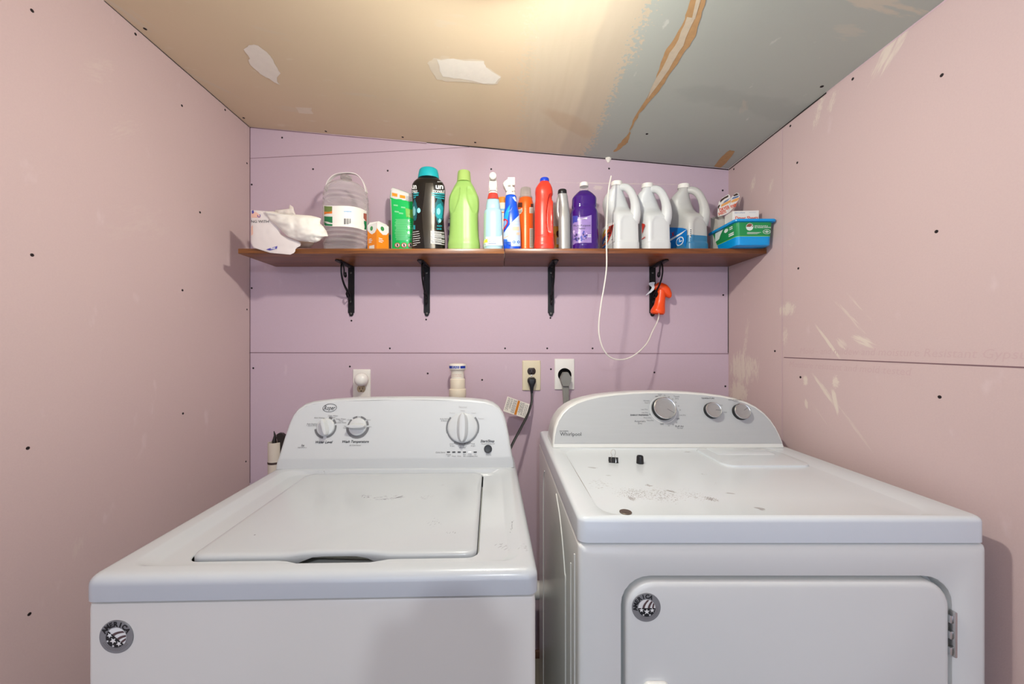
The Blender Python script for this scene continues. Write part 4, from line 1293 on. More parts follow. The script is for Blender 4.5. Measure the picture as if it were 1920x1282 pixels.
L.decal(quad(610, 387, 623, 399), f(.0013), 4, 6, 3); L.decal([(610, 396), (623, 395), (623, 402), (610, 403)], f(.0015), 2, 6, 3)
L.decal(quad(610, 406, 623.5, 423.5), f(.0013), 1, 6, 4)
L.decal([(677, 396), (685, 397), (689.5, 401), (689.5, 415), (677, 409)], f(.0013), 5, 6, 4); L.decal([(685, 400), (689.5, 402), (689.5, 412), (686, 410)], f(.0015), 4, 4, 4)
L.decal([(677.5, 410), (689.5, 416), (689.5, 431), (677.5, 426)], f(.0013), 1, 6, 4)
L.text('vegetables', 3.6, jug.tfn(651, 396, .0028), 0, 0, mi=3, fit=14.5, bold=.04)
L.text('SMITH', 3.4, jug.tfn(614.5, 420, .0016), 0, 0, mi=7) if False else None
for i, w_ in enumerate((1.4, .5, .9, .4, 1.2, .5, .5, 1.0, .4)):
    x = 644.8 + i * 1.45
    L.decal(quad(x, 409.5, x + w_, 420.5), f(.0014), 6, 1, 2)
L.build('label', [m_lab, m_g2, m_or, m_bl, m_gr, m_rd, m_txt, m_wt], jug.o, fix=False, label='white and green label with vegetables and a barcode')

# --- orange and white carton
d = 1.41
X = (709 - VX) * d / F
kk = d / F
car = thing('carton', 'small orange and white carton between the water jug and green pouch', 'carton', (X, d, ST), 56)
hw = .0265
def cz(py): return H + (VY - py) * kk - ST
m_oc = mat('carton orange', 'EE8A1E', .45); m_cw = mat('carton white', 'E6E4E0', .45); m_gd = mat('carton green seal', '3E8E4C', .5)
mb = MB()
mb.loft([[(-hw, -hw, 0), (hw, -hw, 0), (hw, hw, 0), (-hw, hw, 0)], [(-hw, -hw, cz(424)), (hw, -hw, cz(424)), (hw, hw, cz(424)), (-hw, hw, cz(424))], [(-hw * .6, -hw * .9, cz(419)), (hw * .9, -hw * .6, cz(419)), (hw * .6, hw * .9, cz(419)), (-hw * .9, hw * .6, cz(419))]])
mb.m = [1 if max(mb.v[i][2] for i in f_) > cz(423) and min(mb.v[i][2] for i in f_) > .01 else 0 for f_ in mb.f]
mb.build('box', [m_oc, m_cw], car, ang=20)
L = MB()
zt_, zb_ = cz(424), cz(441)
for axis in (0, 1):
    def cf(e, axis=axis):
        if axis == 0: return lambda a, b: Vector((a * hw, -hw - e, b))
        return lambda a, b: Vector((-hw - e, -a * hw, b))
    wave = [(-1, zt_), (1, zt_), (1, zb_ + .012), (.5, zb_ - .002), (0, zb_ - .003), (-.5, zb_ + .004), (-1, zb_ + .016)]
    L.decal(wave, cf(.0004), 0, 8, 10)
    L.decal([(.3 * math.cos(t) + (-.1), (zt_ + zb_) / 2 + .002 + .0085 * math.sin(t)) for t in [2 * math.pi * i / 20 for i in range(20)]], cf(.0008), 1, 6, 10)
    L.text('GF', .008, cf(.0012), 0, 0, mi=0) if False else None
    if axis == 1: L.decal(quad(-.6, .002, .5, .022), cf(.0006), 0, 2, 2)
    for i, y in enumerate((.045, .039, .033)):
        L.decal(quad(-.7, y, -.1 + .2 * (i % 2), y + .0028), cf(.0007), 0, 2, 1)
L.build('printed_panel', [m_cw, m_gd], car, fix=False, label='white wavy top with green seals')
# --- narrow clear and teal bottle hidden behind the pouch
bt = Bottle('small_bottle', 'narrow grey bottle with teal label, mostly hidden behind the green pouch', 'bottle', 731, 1.535, [(466, 7.5), (430, 7.5), (424, 6), (420, 3.5), (414, 3.2)])
bt.body('bottle', [mat('grey clear plastic', '8A8078', .25)])
L = MB(); L.decal(quad(724.5, 440, 737, 450), bt.fn(.0006), 0, 6, 3); L.build('label', [mat('teal label', '1D6B8A', .4)], bt.o, fix=False)

# --- sheets: pouches and crumpled paper with real thickness
def puff(poly, d, front, back, nz_=0.0, ns=40, nx=22, ny=22, seed=0.0, dfun=None, pw=.5):
    """a closed soft sheet body: outline in photo pixels at depth d, bulging front and back"""
    mb = MB()
    g = mb.rows(poly, nx, ny)
    A, B = [], []
    for j, r in enumerate(g):
        for i, (x, y) in enumerate(r):
            s_ = (max(0, math.sin(math.pi * i / nx)) * max(0, math.sin(math.pi * j / ny))) ** pw
            dd = d if dfun is None else dfun(x, y)
            p = P(x, y, dd)
            n_ = noise.noise(p * ns + Vector((seed, seed, 0))) + .5 * noise.noise(p * ns * 2.3 + Vector((0, seed, 3)))
            A.append(P(x, y, dd - .0008 - front * s_ + nz_ * n_)); B.append(P(x, y, dd + .0008 + back * s_ + nz_ * n_ * .5))
    w_ = nx + 1
    N = len(A)
    fs = []
    for j in range(ny):
        for i in range(nx):
            a = j * w_ + i
            fs.append((a, a + 1, a + w_ + 1, a + w_)); fs.append((N + a, N + a + w_, N + a + w_ + 1, N + a + 1))
    rim = [i for i in range(nx)] + [j * w_ + nx for j in range(ny)] + [ny * w_ + i for i in range(nx, 0, -1)] + [j * w_ for j in range(ny, 0, -1)]
    for a, b in zip(rim, rim[1:] + rim[:1]): fs.append((a, N + a, N + b, b))
    mb.add(A + B, fs)
    gx = g
    def surf(px, py, e=.0008):
        ys = [r[0][1] for r in g]
        j = min(max((py - ys[0]) / (ys[-1] - ys[0]) * ny, 0), ny - 1e-6); j0 = int(j); tj = j - j0
        r0, r1 = g[j0], g[j0 + 1]
        xa = r0[0][0] + (r1[0][0] - r0[0][0]) * tj; xb = r0[-1][0] + (r1[-1][0] - r0[-1][0]) * tj
        i = min(max((px - xa) / max(xb - xa, 1e-6) * nx, 0), nx - 1e-6); i0 = int(i); ti = i - i0
        q = lambda jj, ii: A[jj * w_ + ii].y
        y = (q(j0, i0) * (1 - ti) + q(j0, i0 + 1) * ti) * (1 - tj) + (q(j0 + 1, i0) * (1 - ti) + q(j0 + 1, i0 + 1) * ti) * tj
        return P(px, py, y - e)
    return mb, surf
def rebase(mb, o):
    T = TM(o).inverted()
    mb.v = [tuple(T @ Vector(p)) for p in mb.v]
    return mb

# --- green pouch
m_pg = mat('glossy pouch green', '20C462', .16, 0, .05, 20)
d = 1.478
def py_floor(d): return VY - (ST - H) * F / d
yb = py_floor(d)
pou = thing('snack_pouch', 'glossy green pouch with a white zip top, left of the black bottle', 'pouch', P(754, yb, d))
poly = [(733, 354), (736, 351.5), (741, 352.5), (778, 366), (778.5, 380), (778, 420), (778.5, yb), (733.5, yb), (733.5, 440), (732.8, 400), (731.5, 385), (731, 372)]
mb, sf = puff(poly, d, .022, .018, .0024, 28, 20, 26, 2.0)
mb.m = [0] * len(mb.m)
rebase(mb, pou).build('pouch', [m_pg], pou, ang=80)
L = MB()
L.decal([(733.4, 354), (736, 352), (741, 353), (777.5, 366.3), (777.5, 379.5), (760, 376), (745, 373), (732, 372)], lambda a, b: sf(a, b, .0009), 0, 16, 12)
L.decal([(731.6, 372), (733.0, 372), (734.6, 400), (735.2, yb - .5), (733.7, yb - .5), (732.9, 400)], lambda a, b: sf(a, b, .0011), 0, 2, 30)
for x0, y0, x1, y1 in ((735, 361, 745, 368), (749.5, 365, 760, 371.5)): L.decal([(x0, y0), (x1, y0 + 2), (x1, y1 + 1), (x0, y1)], lambda a, b: sf(a, b, .0016), 1, 4, 4)
for i in range(4): L.slant(761, 367.5 + i * 2.3, 776, 371.5 + i * 2.3, .5, lambda a, b: sf(a, b, .0016), 4)
L.decal([(760, 390), (775, 393), (775, 410), (762, 408)], lambda a, b: sf(a, b, .0012), 5, 6, 6)
random.seed(11)
for i in range(20):
    y = 411 + i * 2.0
    L.decal(quad(740 + random.uniform(0, 3), y, 771 + random.uniform(-9, 3), y + .8), lambda a, b: sf(a, b, .0012), 3, 10, 1)
for i, (a, b) in enumerate(((744, 395), (752, 398), (742, 383), (756, 387))):
    L.slant(a - 4, b, a + 4, b + 1, 2.6, lambda x, y: sf(x, y, .0014), 3, 4)
for cx_ in (745, 757.5, 770):
    cp = [(5.2 * math.cos(t), 4.8 * math.sin(t)) for t in [2 * math.pi * i / 24 for i in range(24)]]
    L.decal([(cx_ + a, 460 - .5 + b) for a, b in cp], lambda a, b: sf(a, b, .0014), 2, 8, 12)
    L.decal([(cx_ + a * .74, 459.5 + b * .74) for a, b in cp], lambda a, b: sf(a, b, .0018), 0, 6, 10)
    L.decal([(cx_ - 1.4, 457), (cx_ + 1, 457), (cx_ + 1.8, 462), (cx_ - 1, 462)], lambda a, b: sf(a, b, .0022), 4, 3, 3)
rebase(L, pou).build('printed_front', [m_cw, mat('pouch orange print', 'F0A030', .4), mat('pouch red ring', 'C8442E', .4), mat('pouch pale green print', '8ADBA4', .4), m_txt, mat('pouch lime patch', '7CC24A', .4)], pou, fix=False, label='white zip top, pale print and warning rings')

# --- black scent-bead bottle
m_bk = mat('glossy black bottle', '1C1917', .24, .2, spec=.6)
bk = Bottle('scent_booster_bottle', 'tall black waisted bottle with a teal cap', 'bottle', 803.5, 1.42,
    [(466, 31), (452, 31.2), (440, 30.5), (425, 29), (405, 28.2), (388, 29.3), (370, 30.8), (358, 31.2), (350, 30.4), (344, 27.5), (340, 23.5), (337, 20), (335.5, 19.4)], ratio=.72, e=2.3)
bk.body('bottle', [m_bk])
kk = bk.k
mb = MB(); rings = []
for py, hw_ in ((336, 19.8), (335, 20), (326, 18.6), (320, 17.2), (318, 15.4), (317, 12)):
    rings.append([(hw_ * kk * math.cos(2 * math.pi * i / 40), .86 * hw_ * kk * math.sin(2 * math.pi * i / 40), bk.z(py)) for i in range(40)])
mb.loft(rings); mb.build('cap', [mat('teal cap', '12A7B0', .4)], bk.o)
m_tl = mat('teal print', '1F9CA6', .4); m_tl2 = mat('pale teal print', '8FD6DC', .4); m_tl3 = mat('deep teal print', '15636C', .4)
L = MB(); L2 = MB(); f = bk.fn
L3 = MB(); L3.decal([(798, 343), (812, 343), (814, 372), (815.5, 400), (814, 430), (816, 465), (796, 465), (793, 430), (791, 400), (795, 372)], f(.0003), 0, 10, 40)
L3.build('bare_metallic_strip', [mat('dark metallic silver plastic', '4C4843', .3, .8)], bk.o, label='metallic grey strip between the printed sides')
for px, fit1, fit2, L_ in ((823.5, 14, 23.5, L), (777, 9, 13, L2)):
    L_.text('un', 14, bk.tfn(px, 347, .001), 0, -2, mi=0, fit=fit1, bold=.03)
    L_.text('STOPABLES', 7.6, bk.tfn(px - .5, 357.5, .001), 0, -1.5, mi=0, fit=fit2, bold=.02)
L.text('downy', 3, bk.tfn(824, 340.5, .001), 0, 0, mi=0, fit=9)
for i, (x0, x1) in enumerate(((809, 833), (809.5, 833), (816, 832))): L.slant(x0, 360.8 + i * 4, x1, 362.8 + i * 4, 2.3, f(.001), 1)
for i, (x0, x1) in enumerate(((775.5, 785.5), (775.5, 785), (776, 780))): L2.slant(x0, 361.6 + i * 4, x1, 360.2 + i * 4, 2.4, f(.001), 1)
def blob(cx_, cy_, rx, ry, n, amp, seed): 
    random.seed(seed)
    return [(cx_ + rx * (1 + random.uniform(-amp, amp)) * math.cos(t), cy_ + ry * (1 + random.uniform(-amp, amp)) * math.sin(t)) for t in [2 * math.pi * i / n for i in range(n)]]
L.decal(blob(823, 395, 9, 22, 26, .18, 2), f(.0009), 3, 10, 26); L.decal(blob(823.5, 396, 6.5, 15, 20, .15, 4), f(.0012), 1, 8, 20); L.decal(blob(821.5, 396, 3.4, 6.5, 16, .06, 5), f(.0015), 2, 6, 12)
L.decal(blob(812, 394, 2.6, 8, 12, .3, 7), f(.0012), 2, 4, 10); L.decal(blob(824, 414, 3, 4, 12, .2, 8), f(.0012), 2, 4, 8)
L2.decal(blob(778, 395, 5, 20, 22, .2, 9), f(.0009), 3, 8, 20); L2.decal(blob(777, 396, 2.6, 9, 16, .1, 10), f(.0012), 2, 5, 12); L2.decal(blob(785.5, 394.5, 3.4, 5, 16, .12, 12), f(.0012), 2, 6, 8)
L.text('FRESH', 4, bk.tfn(823.5, 423.5, .001), 0, 0, mi=1, fit=9, bold=.03); L.text('RINSE', 4, bk.tfn(823, 429, .001), 0, 0, mi=1, fit=9, bold=.03)
L2.decal(quad(775.5, 422, 779, 430), f(.001), 1, 3, 3)
random.seed(5)
for i in range(14):
    y = 432.5 + i * 1.75
    L.slant(807, y, 833.4 - (i % 5 == 2) * 6, y + 3, .75, f(.001), 0, 12)
for i in range(7):
    y = 433 + i * 4.2
    L2.slant(774.5, y + 2, 775.5 + random.uniform(6, 13), y, .8, f(.001), 0)
for L_ in (L, L2): L_.build('printed_label', [m_wt, m_tl, m_tl2, m_tl3], bk.o, fix=False, label='white and teal printing on the black bottle')

# --- lime green bottle and the purple-labelled one behind it
lm = Bottle('detergent_bottle', 'lime green plastic bottle with a lime screw cap', 'bottle', 870, 1.42,
    [(466, 30), (461, 30.2), (450, 28.5), (430, 26.8), (412, 26.2), (402, 26.6), (392, 28), (380, 28.4), (372, 27.6), (364, 24.5), (356, 21), (350, 18), (346, 15.6), (343.5, 14.2), (342, 13.6)], ratio=.66, e=2.5)
def lime_disp(x, y, z):
    if y > 0: return 0
    xa = abs(x) / lm.k; py = VY - (z + ST - H) / lm.k
    m = 0
    if 353 < py < 405:
        top, bot = 353, 404
        t = (py - top) / (bot - top)
        c = 9.5 + 10.5 * min(1, t * 1.2); w_ = 1.6 + 9.5 * math.sin(math.pi * min(t, .999)) ** .7 * .75
        m = max(0, 1 - (abs(xa - c) / w_) ** 4) * min(1, math.sin(math.pi * t) * 3)
    seam = .0008 * math.exp(-(xa / .7) ** 2)
    return .0042 * m - seam
lm.disp = lime_disp
m_lime = mat('lime plastic', '97BD66', .36, sss=.05)
lm.body('bottle', [m_lime], n=120, step=.0022)
mb = MB(); kk = lm.k
mb.lathe([(13.4 * kk, lm.z(342.5)), (13.2 * kk, lm.z(341)), (12.0 * kk, lm.z(325)), (11.2 * kk, lm.z(322.6)), (9.5 * kk, lm.z(322))], n=36)
mb.build('cap', [mat('lime cap', 'A2C068', .4)], lm.o)
pb = Bottle('purple_label_bottle', 'purple-labelled bottle peeking out behind the lime green bottle', 'bottle', 853.5, 1.53, [(466, 13.5), (412, 13.5), (407, 11), (403, 5), (398, 4.6)])
pb.body('bottle', [mat('white bottle plastic', 'DCD4D8', .35)])
L = MB(); L.decal(quad(840, 409, 866, 458), pb.fn(.0007), 0, 12, 6)
for i, y in enumerate((415, 428, 444)): L.decal(blob(842.5, y, 2.4, 4, 12, .3, i), pb.fn(.0012), 1, 4, 6)
L.build('label', [mat('purple label', '5B2B8A', .4), m_wt], pb.o, fix=False)

# --- pale blue spray bottle with red collar
sp = Bottle('spray_bottle', 'pale blue spray bottle with a red collar and white trigger', 'bottle', 924.5, 1.385,
    [(466, 17.6), (462.5, 18.6), (458, 18.2), (450, 17.6), (425, 17.4), (402, 16.9), (396.5, 16), (393.5, 13.4), (388, 13.2), (381, 12.2), (377, 11.6), (375, 10.9)], ratio=.78, e=2.5)
m_pb = mat('pale blue label', 'A4C6D0', .3, 0, .04, 12)
sp.body('bottle', [m_pb])
kk = sp.k
mb = MB(); mb.lathe([(11.0 * kk, sp.z(375.5)), (10.6 * kk, sp.z(373)), (8.9 * kk, sp.z(365)), (8.6 * kk, sp.z(364)), (5 * kk, sp.z(363.6))], n=36); mb.build('collar', [mat('red collar', 'D23F35', .4)], sp.o)
m_tw = mat('white trigger plastic', 'E9E5DC', .4)
mb = MB()
mb.lathe([(8.6 * kk, sp.z(364)), (8.8 * kk, sp.z(362.5)), (8.2 * kk, sp.z(361.6)), (8.0 * kk, sp.z(360))], n=28)
def rsec(z, x0, x1, y0, y1, r): return [(x, y, z) for x, y in rrect(x0, x1, y0, y1, r, 4, 2)]
mb.loft([rsec(sp.z(361.5), -8 * kk, 8 * kk, -.017, .017, .006), rsec(sp.z(350), -7.8 * kk, 7.9 * kk, -.017, .02, .006), rsec(sp.z(344), -7.2 * kk, 7.3 * kk, -.016, .026, .006), rsec(sp.z(340), -6.4 * kk, 6.4 * kk, -.03, .03, .006), rsec(sp.z(335), -6 * kk, 6 * kk, -.034, .03, .006), rsec(sp.z(333.2), -4.5 * kk, 4.5 * kk, -.03, .026, .005)])
hd = mb.build('trigger_head', [m_tw], sp.o)
mb = MB(); mb.lathe([(6.2 * kk, 0), (6.6 * kk, .004), (6.4 * kk, .009), (4.8 * kk, .012), (2 * kk, .0125)], n=28, M=Matrix.Translation((0, -.030, sp.z(338.0))) @ Matrix.Rotation(R(90), 4, 'X')); mb.build('nozzle', [m_tw], hd)
mb = MB(); mb.loft([rsec(sp.z(a), -w_ * kk, w_ * kk, y0, y0 + .007, .003) for a, w_, y0 in ((361, 5.5, -.023), (356, 7.2, -.026), (349, 7.4, -.027), (344.5, 6.6, -.0235))]); mb.build('trigger_lever', [m_tw], hd)
L = MB(); f = sp.fn
m_rec = mat('blue grey print', '6A83A6', .5)
L.decal([(907.5, 400), (912, 396), (911, 440), (912, 464), (907, 464)], f(.0005), 3, 5, 14)
L.decal([(912, 442), (941, 440), (942.5, 463), (908, 464), (908, 452)], f(.0006), 0, 14, 6)
L.decal([(907, 451), (914, 447), (915, 456), (907, 457)], f(.0009), 1, 4, 4)
L.decal(quad(915.5, 446.5, 930.5, 458), f(.001), 0, 8, 4)
for cx_ in (919, 926.5): 
    for a in range(3):
        t0 = R(90 + 120 * a + 15); t1 = R(90 + 120 * a + 95)
        q = [(cx_ + r_ * math.cos(t), 450.5 - r_ * math.sin(t)) for r_, t in ((2.2, t0), (2.2, t1), (3.2, t1), (3.2, t0))]
        L.add([sp.fn(.0014)(*p) for p in q], [(0, 1, 2, 3)], 2)
L.decal(quad(916, 455.6, 930, 457), f(.0014), 2, 6, 1)
L.build('label', [m_wt, mat('yellow print', 'E2DC3A', .4), m_rec, mat('pale green print', 'A9C9B4', .35)], sp.o, fix=False, label='white lower label with recycling marks')

# --- orange topped white bottle behind
ob = Bottle('vitamin_bottle', 'white bottle with an orange band, behind between the two spray bottles', 'bottle', 943, 1.53, [(466, 13), (392, 13), (386, 13), (375, 12.6), (373, 11.5)])
ob.body('bottle', [mat('cream bottle', 'E8DFD2', .4), mat('orange top', 'EE9434', .4)], mis=lambda z: 1 if z > ob.z(383.5) else 0)
L = MB(); L.decal(quad(935, 391, 950, 394.5), ob.fn(.0007), 0, 6, 1); L.decal(quad(935, 397, 950, 399), ob.fn(.0007), 1, 6, 1); L.build('label', [m_bl, m_or], ob.o, fix=False)

# --- blue spray bottle
bs_ = Bottle('spray_bottle', 'bright blue spray bottle with a white trigger turned right', 'bottle', 960, 1.385,
    [(466, 16.2, .6), (462, 16.6, .5), (450, 16.2, .2), (436, 15.9, 0), (420, 15.4, -.6), (405, 14.6, -.9), (398, 13.8, -1), (390, 12.0, -1.4), (380, 11, -1.8), (372, 10.6, -2), (368.5, 9.8, -2), (367, 8.4, -2)], ratio=.85, e=2.3)
m_blu = mat('bright blue plastic', '0A4FD0', .28, 0, .06, 15)
bs_.body('bottle', [m_blu])
kk = bs_.k
L = MB(); f = bs_.fn
L.decal([(944.5, 437), (952, 426), (962, 414), (974.5, 402), (975.5, 436), (975.5, 452), (968, 456), (955, 459), (944.6, 449)], f(.0006), 0, 16, 20)
L.decal([(944.8, 448), (955, 451), (965, 455), (975.5, 452), (976, 459), (960, 462), (945, 456)], f(.0009), 3, 12, 8)
L.decal([(944.5, 410), (948, 398), (953, 388), (957, 383), (955, 395), (952, 412), (947, 426), (944.5, 432)], f(.0008), 2, 6, 14)
for i in range(3): L.decal([(952 + i * 2.4, 398 - i * 1), (953 + i * 2.4, 397 - i), (957 + i * 2, 390 - i * 1.5), (956 + i * 2, 392 - i * 1.5)], f(.0012), 0, 2, 6)
hexa = [(949.5 + 6 * math.cos(t) * .9, 421 + 11 * math.sin(t)) for t in [R(a) for a in (0, 60, 120, 180, 240, 300)]]
hexa = [(944.6, 410), (949, 410), (953, 414), (951.5, 421), (948, 427), (944.6, 432)]
L.decal(hexa, f(.0012), 4, 5, 10); L.decal([(944.6, 413), (948.5, 412.8), (951, 415.5), (949.8, 420), (947, 424.5), (944.6, 428)], f(.0015), 5, 5, 8)
for (x0, y0, x1, y1) in ((960, 425, 973, 432), (968, 435.5, 974, 440.5)): L.decal(quad(x0, y0, x1, y1), f(.0011), 6, 4, 3)
for y in (414, 420): L.decal(quad(962, y, 973.5, y + .8), f(.0011), 7, 4, 1)
L.decal(quad(958.5, 450, 975, 461.5), f(.0013), 0, 8, 4)
for cx_, cc in ((963.5, 1), (971.5, 1)):
    L.decal([(cx_ + 2.6 * math.cos(t), 453.5 + 2.6 * math.sin(t)) for t in [2 * math.pi * i / 12 for i in range(12)]], f(.0017), 1, 4, 6); L.decal([(cx_ + 1.2 * math.cos(t), 453.5 + 1.2 * math.sin(t)) for t in [2 * math.pi * i / 10 for i in range(10)]], f(.002), 0, 3, 4)
L.slant(945, 445, 954, 440.5, 2.4, f(.0012), 6); L.decal(quad(946.5, 448.5, 951.5, 453), f(.0014), 1, 4, 3)
L.decal([(960, 369), (965, 368), (969, 379), (966, 378)], f(.001), 0, 3, 6)
L.build('label', [mat('label ice blue', 'BCCFE4', .4), mat('label blue', '2B6CC8', .4), mat('label cyan', '1C9BDC', .35), mat('label deep blue', '1450B8', .35), mat('label red rim', 'C02A3A', .4), mat('label grey blue', '7FA2CF', .4), mat('label tan', 'E3C2A8', .45), mat('label pale blue', 'A9C4E6', .45)], bs_.o, fix=False, label='white and blue label with a red emblem')
mb = MB()
cxs = -2.6 * kk
mb.lathe([(9.4 * kk, bs_.z(367.5)), (9.2 * kk, bs_.z(364)), (8.4 * kk, bs_.z(361)), (8 * kk, bs_.z(359))], (cxs, 0, 0), 28)
mb.loft([rsec(bs_.z(360), -11 * kk, 5.6 * kk, -.014, .016, .006), rsec(bs_.z(354), -13.5 * kk, 4.6 * kk, -.013, .018, .006), rsec(bs_.z(350), -16 * kk, 4.6 * kk, -.013, .018, .006), rsec(bs_.z(345), -17 * kk, 4.8 * kk, -.013, .018, .006), rsec(bs_.z(341), -14 * kk, 4.8 * kk, -.012, .018, .006), rsec(bs_.z(337.4), -9 * kk, 4.4 * kk, -.010, .016, .005)])
hd = mb.build('trigger_head', [m_tw], bs_.o)
mb = MB(); mb.loft([[(x, y, z) for (y, z) in [(-.026, bs_.z(352.2)), (.012, bs_.z(352.2)), (.012, bs_.z(337.2)), (-.022, bs_.z(337.2))]] for x in (-8 * kk, -7.2 * kk, 4.2 * kk, 4.8 * kk)]); mb.build('nozzle', [m_tw], hd)
mb = MB(); mb.tube(spline([(-2 * kk, -.014, bs_.z(350)), (-1 * kk, -.026, bs_.z(356)), (0, -.02, bs_.z(362))], 4), .004, 8); mb.build('trigger_lever', [m_tw], hd)

# --- orange aerosol can
ae = Bottle('aerosol_can', 'orange aerosol can with a translucent cap', 'spray can', 985.5, 1.455, [(466, 15), (464, 14.6), (440, 14.6), (392, 14.6), (384, 14.4), (377, 13.2), (373, 12.2), (371.5, 11.8)])
ae.body('can', [mat('orange can', 'EE6420', .3, .15)])
kk = ae.k
mb = MB(); mb.lathe([(12.6 * kk, ae.z(373)), (12.6 * kk, ae.z(370)), (10.6 * kk, ae.z(369)), (9.8 * kk, ae.z(356)), (9.2 * kk, ae.z(353.6)), (7.5 * kk, ae.z(353))], n=32)
mb.build('cap', [clear_mat('frosted cap plastic', 'D9D2CB', .55, .35)], ae.o)
L = MB(); f = ae.fn
m_db = mat('dark brown print', '5A2A1C', .45)
L.decal(quad(971, 379.5, 979.5, 388.5), f(.0006), 1, 6, 4); L.decal(quad(995, 382, 999.6, 397), f(.0005), 1, 4, 6)
L.decal([(972, 392.5), (979.5, 389.5), (979.5, 398), (972, 403.5)], f(.0008), 2, 6, 4); L.text('OUT', 7, ae.tfn(976, 396.2, .0012), 0, 0, mi=0, fit=6, ang=R(18), bold=.02)
L.decal(quad(992.5, 388.5, 999.4, 399.5), f(.0008), 2, 5, 4)
for i in range(5): L.decal(quad(993.5, 390 + i * 1.9, 998.8, 390.8 + i * 1.9), f(.0012), 4, 4, 1)
L.decal(quad(992.8, 428, 999.6, 464.5), f(.0008), 3, 5, 8)
for i in range(14): L.decal(quad(993.6, 430 + i * 2.4, 999, 430.9 + i * 2.4), f(.0012), 4, 4, 1)
for i in range(9): L.decal(quad(984.5, 384 + i * 4.5, 990.5, 384.8 + i * 4.5), f(.0008), 5, 4, 1)
L.build('label', [m_txt, m_db, mat('can pale label', 'DDD2C2', .45), mat('can grey label', 'C9BFAE', .45), mat('can small print', '8A7D6E', .5), mat('can orange print', 'D65A1E', .4)], ae.o, fix=False, label='brown and pale printed patches on the can')

# --- red bottle with moulded handle
rd = Bottle('drain_cleaner_bottle', 'red plastic bottle with a blue cap and moulded handle', 'bottle', 1020, 1.385,
    [(466, 18.8, .2), (462, 19.2, .2), (456, 18.4), (448, 17.8), (430, 17.6), (410, 17.6), (394, 17.3), (384, 17), (376, 16.4, .2), (369, 16.2, .2), (362, 16.4, -.2), (355, 15.6, -.4), (350, 13.6), (346, 11.2, .4), (343, 9, .6), (341.5, 8.2, .8)], ratio=.95, e=2.4)
def red_disp(x, y, z):
    if y > 0.01: return 0
    px = 1020 + x / rd.k; py = VY - (z + ST - H) / rd.k
    m = 0
    if 366 < py < 448:
        t = (py - 366) / 82
        c = 1033.5 - 6 * math.sin(math.pi * min(1, t * .9)); w_ = 5.5
        m = max(0, 1 - ((px - c) / w_) ** 2) * min(1, math.sin(math.pi * t) * 2.5)
    a = .001 * (math.exp(-((py - 447) / 1.2) ** 2) if 1005 < px < 1033 else 0)
    return .014 * m + a
rd.disp = red_disp
rd.body('bottle', [mat('red plastic', 'DE3A28', .32, sss=.05)], n=120, step=.0022)
kk = rd.k
mb = MB(); mb.lathe([(8.4 * kk, rd.z(342)), (8.6 * kk, rd.z(341)), (8.4 * kk, rd.z(336)), (7.4 * kk, rd.z(334.8)), (4 * kk, rd.z(334.5))], (.9 * kk, 0, 0), 32); mb.build('cap', [mat('blue cap', '1B3FC0', .4)], rd.o)
# --- partly hidden yellow-labelled bottle behind it
yb_ = Bottle('polish_bottle', 'pale bottle with a yellow and orange label, behind between the red and grey bottles', 'bottle', 1041, 1.53, [(466, 11.5), (422, 11.5), (412, 10.2), (400, 7), (392, 4.5), (386, 4.2)])
yb_.body('bottle', [mat('pale bottle', 'CFC4B8', .4)])
L = MB(); f = yb_.fn
L.decal(quad(1030, 424, 1052, 464), f(.0007), 0, 12, 6); L.decal(quad(1031, 438, 1041, 460), f(.0011), 1, 6, 5); L.decal(blob(1046, 438, 3, 6, 14, .15, 3), f(.0014), 2, 5, 8); L.decal(quad(1043.5, 445, 1049, 458), f(.0011), 3, 4, 4)
L.build('label', [mat('yellow label', 'E8A82C', .4), mat('orange label', 'D9711F', .4), mat('label brown', '5E2A22', .4), m_wt], yb_.o, fix=False, label='yellow label with a brown emblem')

# --- grey bottle with handle
gy = Bottle('oil_bottle', 'slim silver grey bottle with a black cap and side handle', 'bottle', 1058.5, 1.425,
    [(466, 11.2, .2), (440, 11.2, 0), (412, 11.2, -.4), (404, 10.6, -.4), (396, 9.5, -.4), (386, 8.6, -.8), (376, 8.6, -2.2), (369, 8.8, -3.0), (365, 8.6, -3.8), (363, 8.0, -4.2)], ratio=.8, e=2.4)
m_sil = mat('silver grey plastic', 'A9A8A6', .34, .35)
gb = gy.body('bottle', [m_sil])
kk = gy.k
mb = MB(); mb.tube(spline([(-10 * kk, .0, gy.z(366)), (-12.6 * kk, 0, gy.z(376)), (-13.6 * kk, 0, gy.z(390)), (-12.4 * kk, 0, gy.z(404)), (-9.5 * kk, 0, gy.z(413))], 6), [.0035] * 25, 10, flat=1.6); mb.build('handle', [m_sil], gy.o)
mb = MB(); n_ = 36
rings = []
for z, r_ in ((gy.z(364.5), 8.0), (gy.z(364), 8.3), (gy.z(357.5), 7.9), (gy.z(356.4), 7.2), (gy.z(356), 5)):
    rings.append([((r_ + .25 * (i % 2)) * kk * math.cos(2 * math.pi * i / n_) - 4.3 * kk, (r_ + .25 * (i % 2)) * kk * math.sin(2 * math.pi * i / n_), z) for i in range(n_)])
mb.loft(rings); mb.build('cap', [m_black], gy.o)

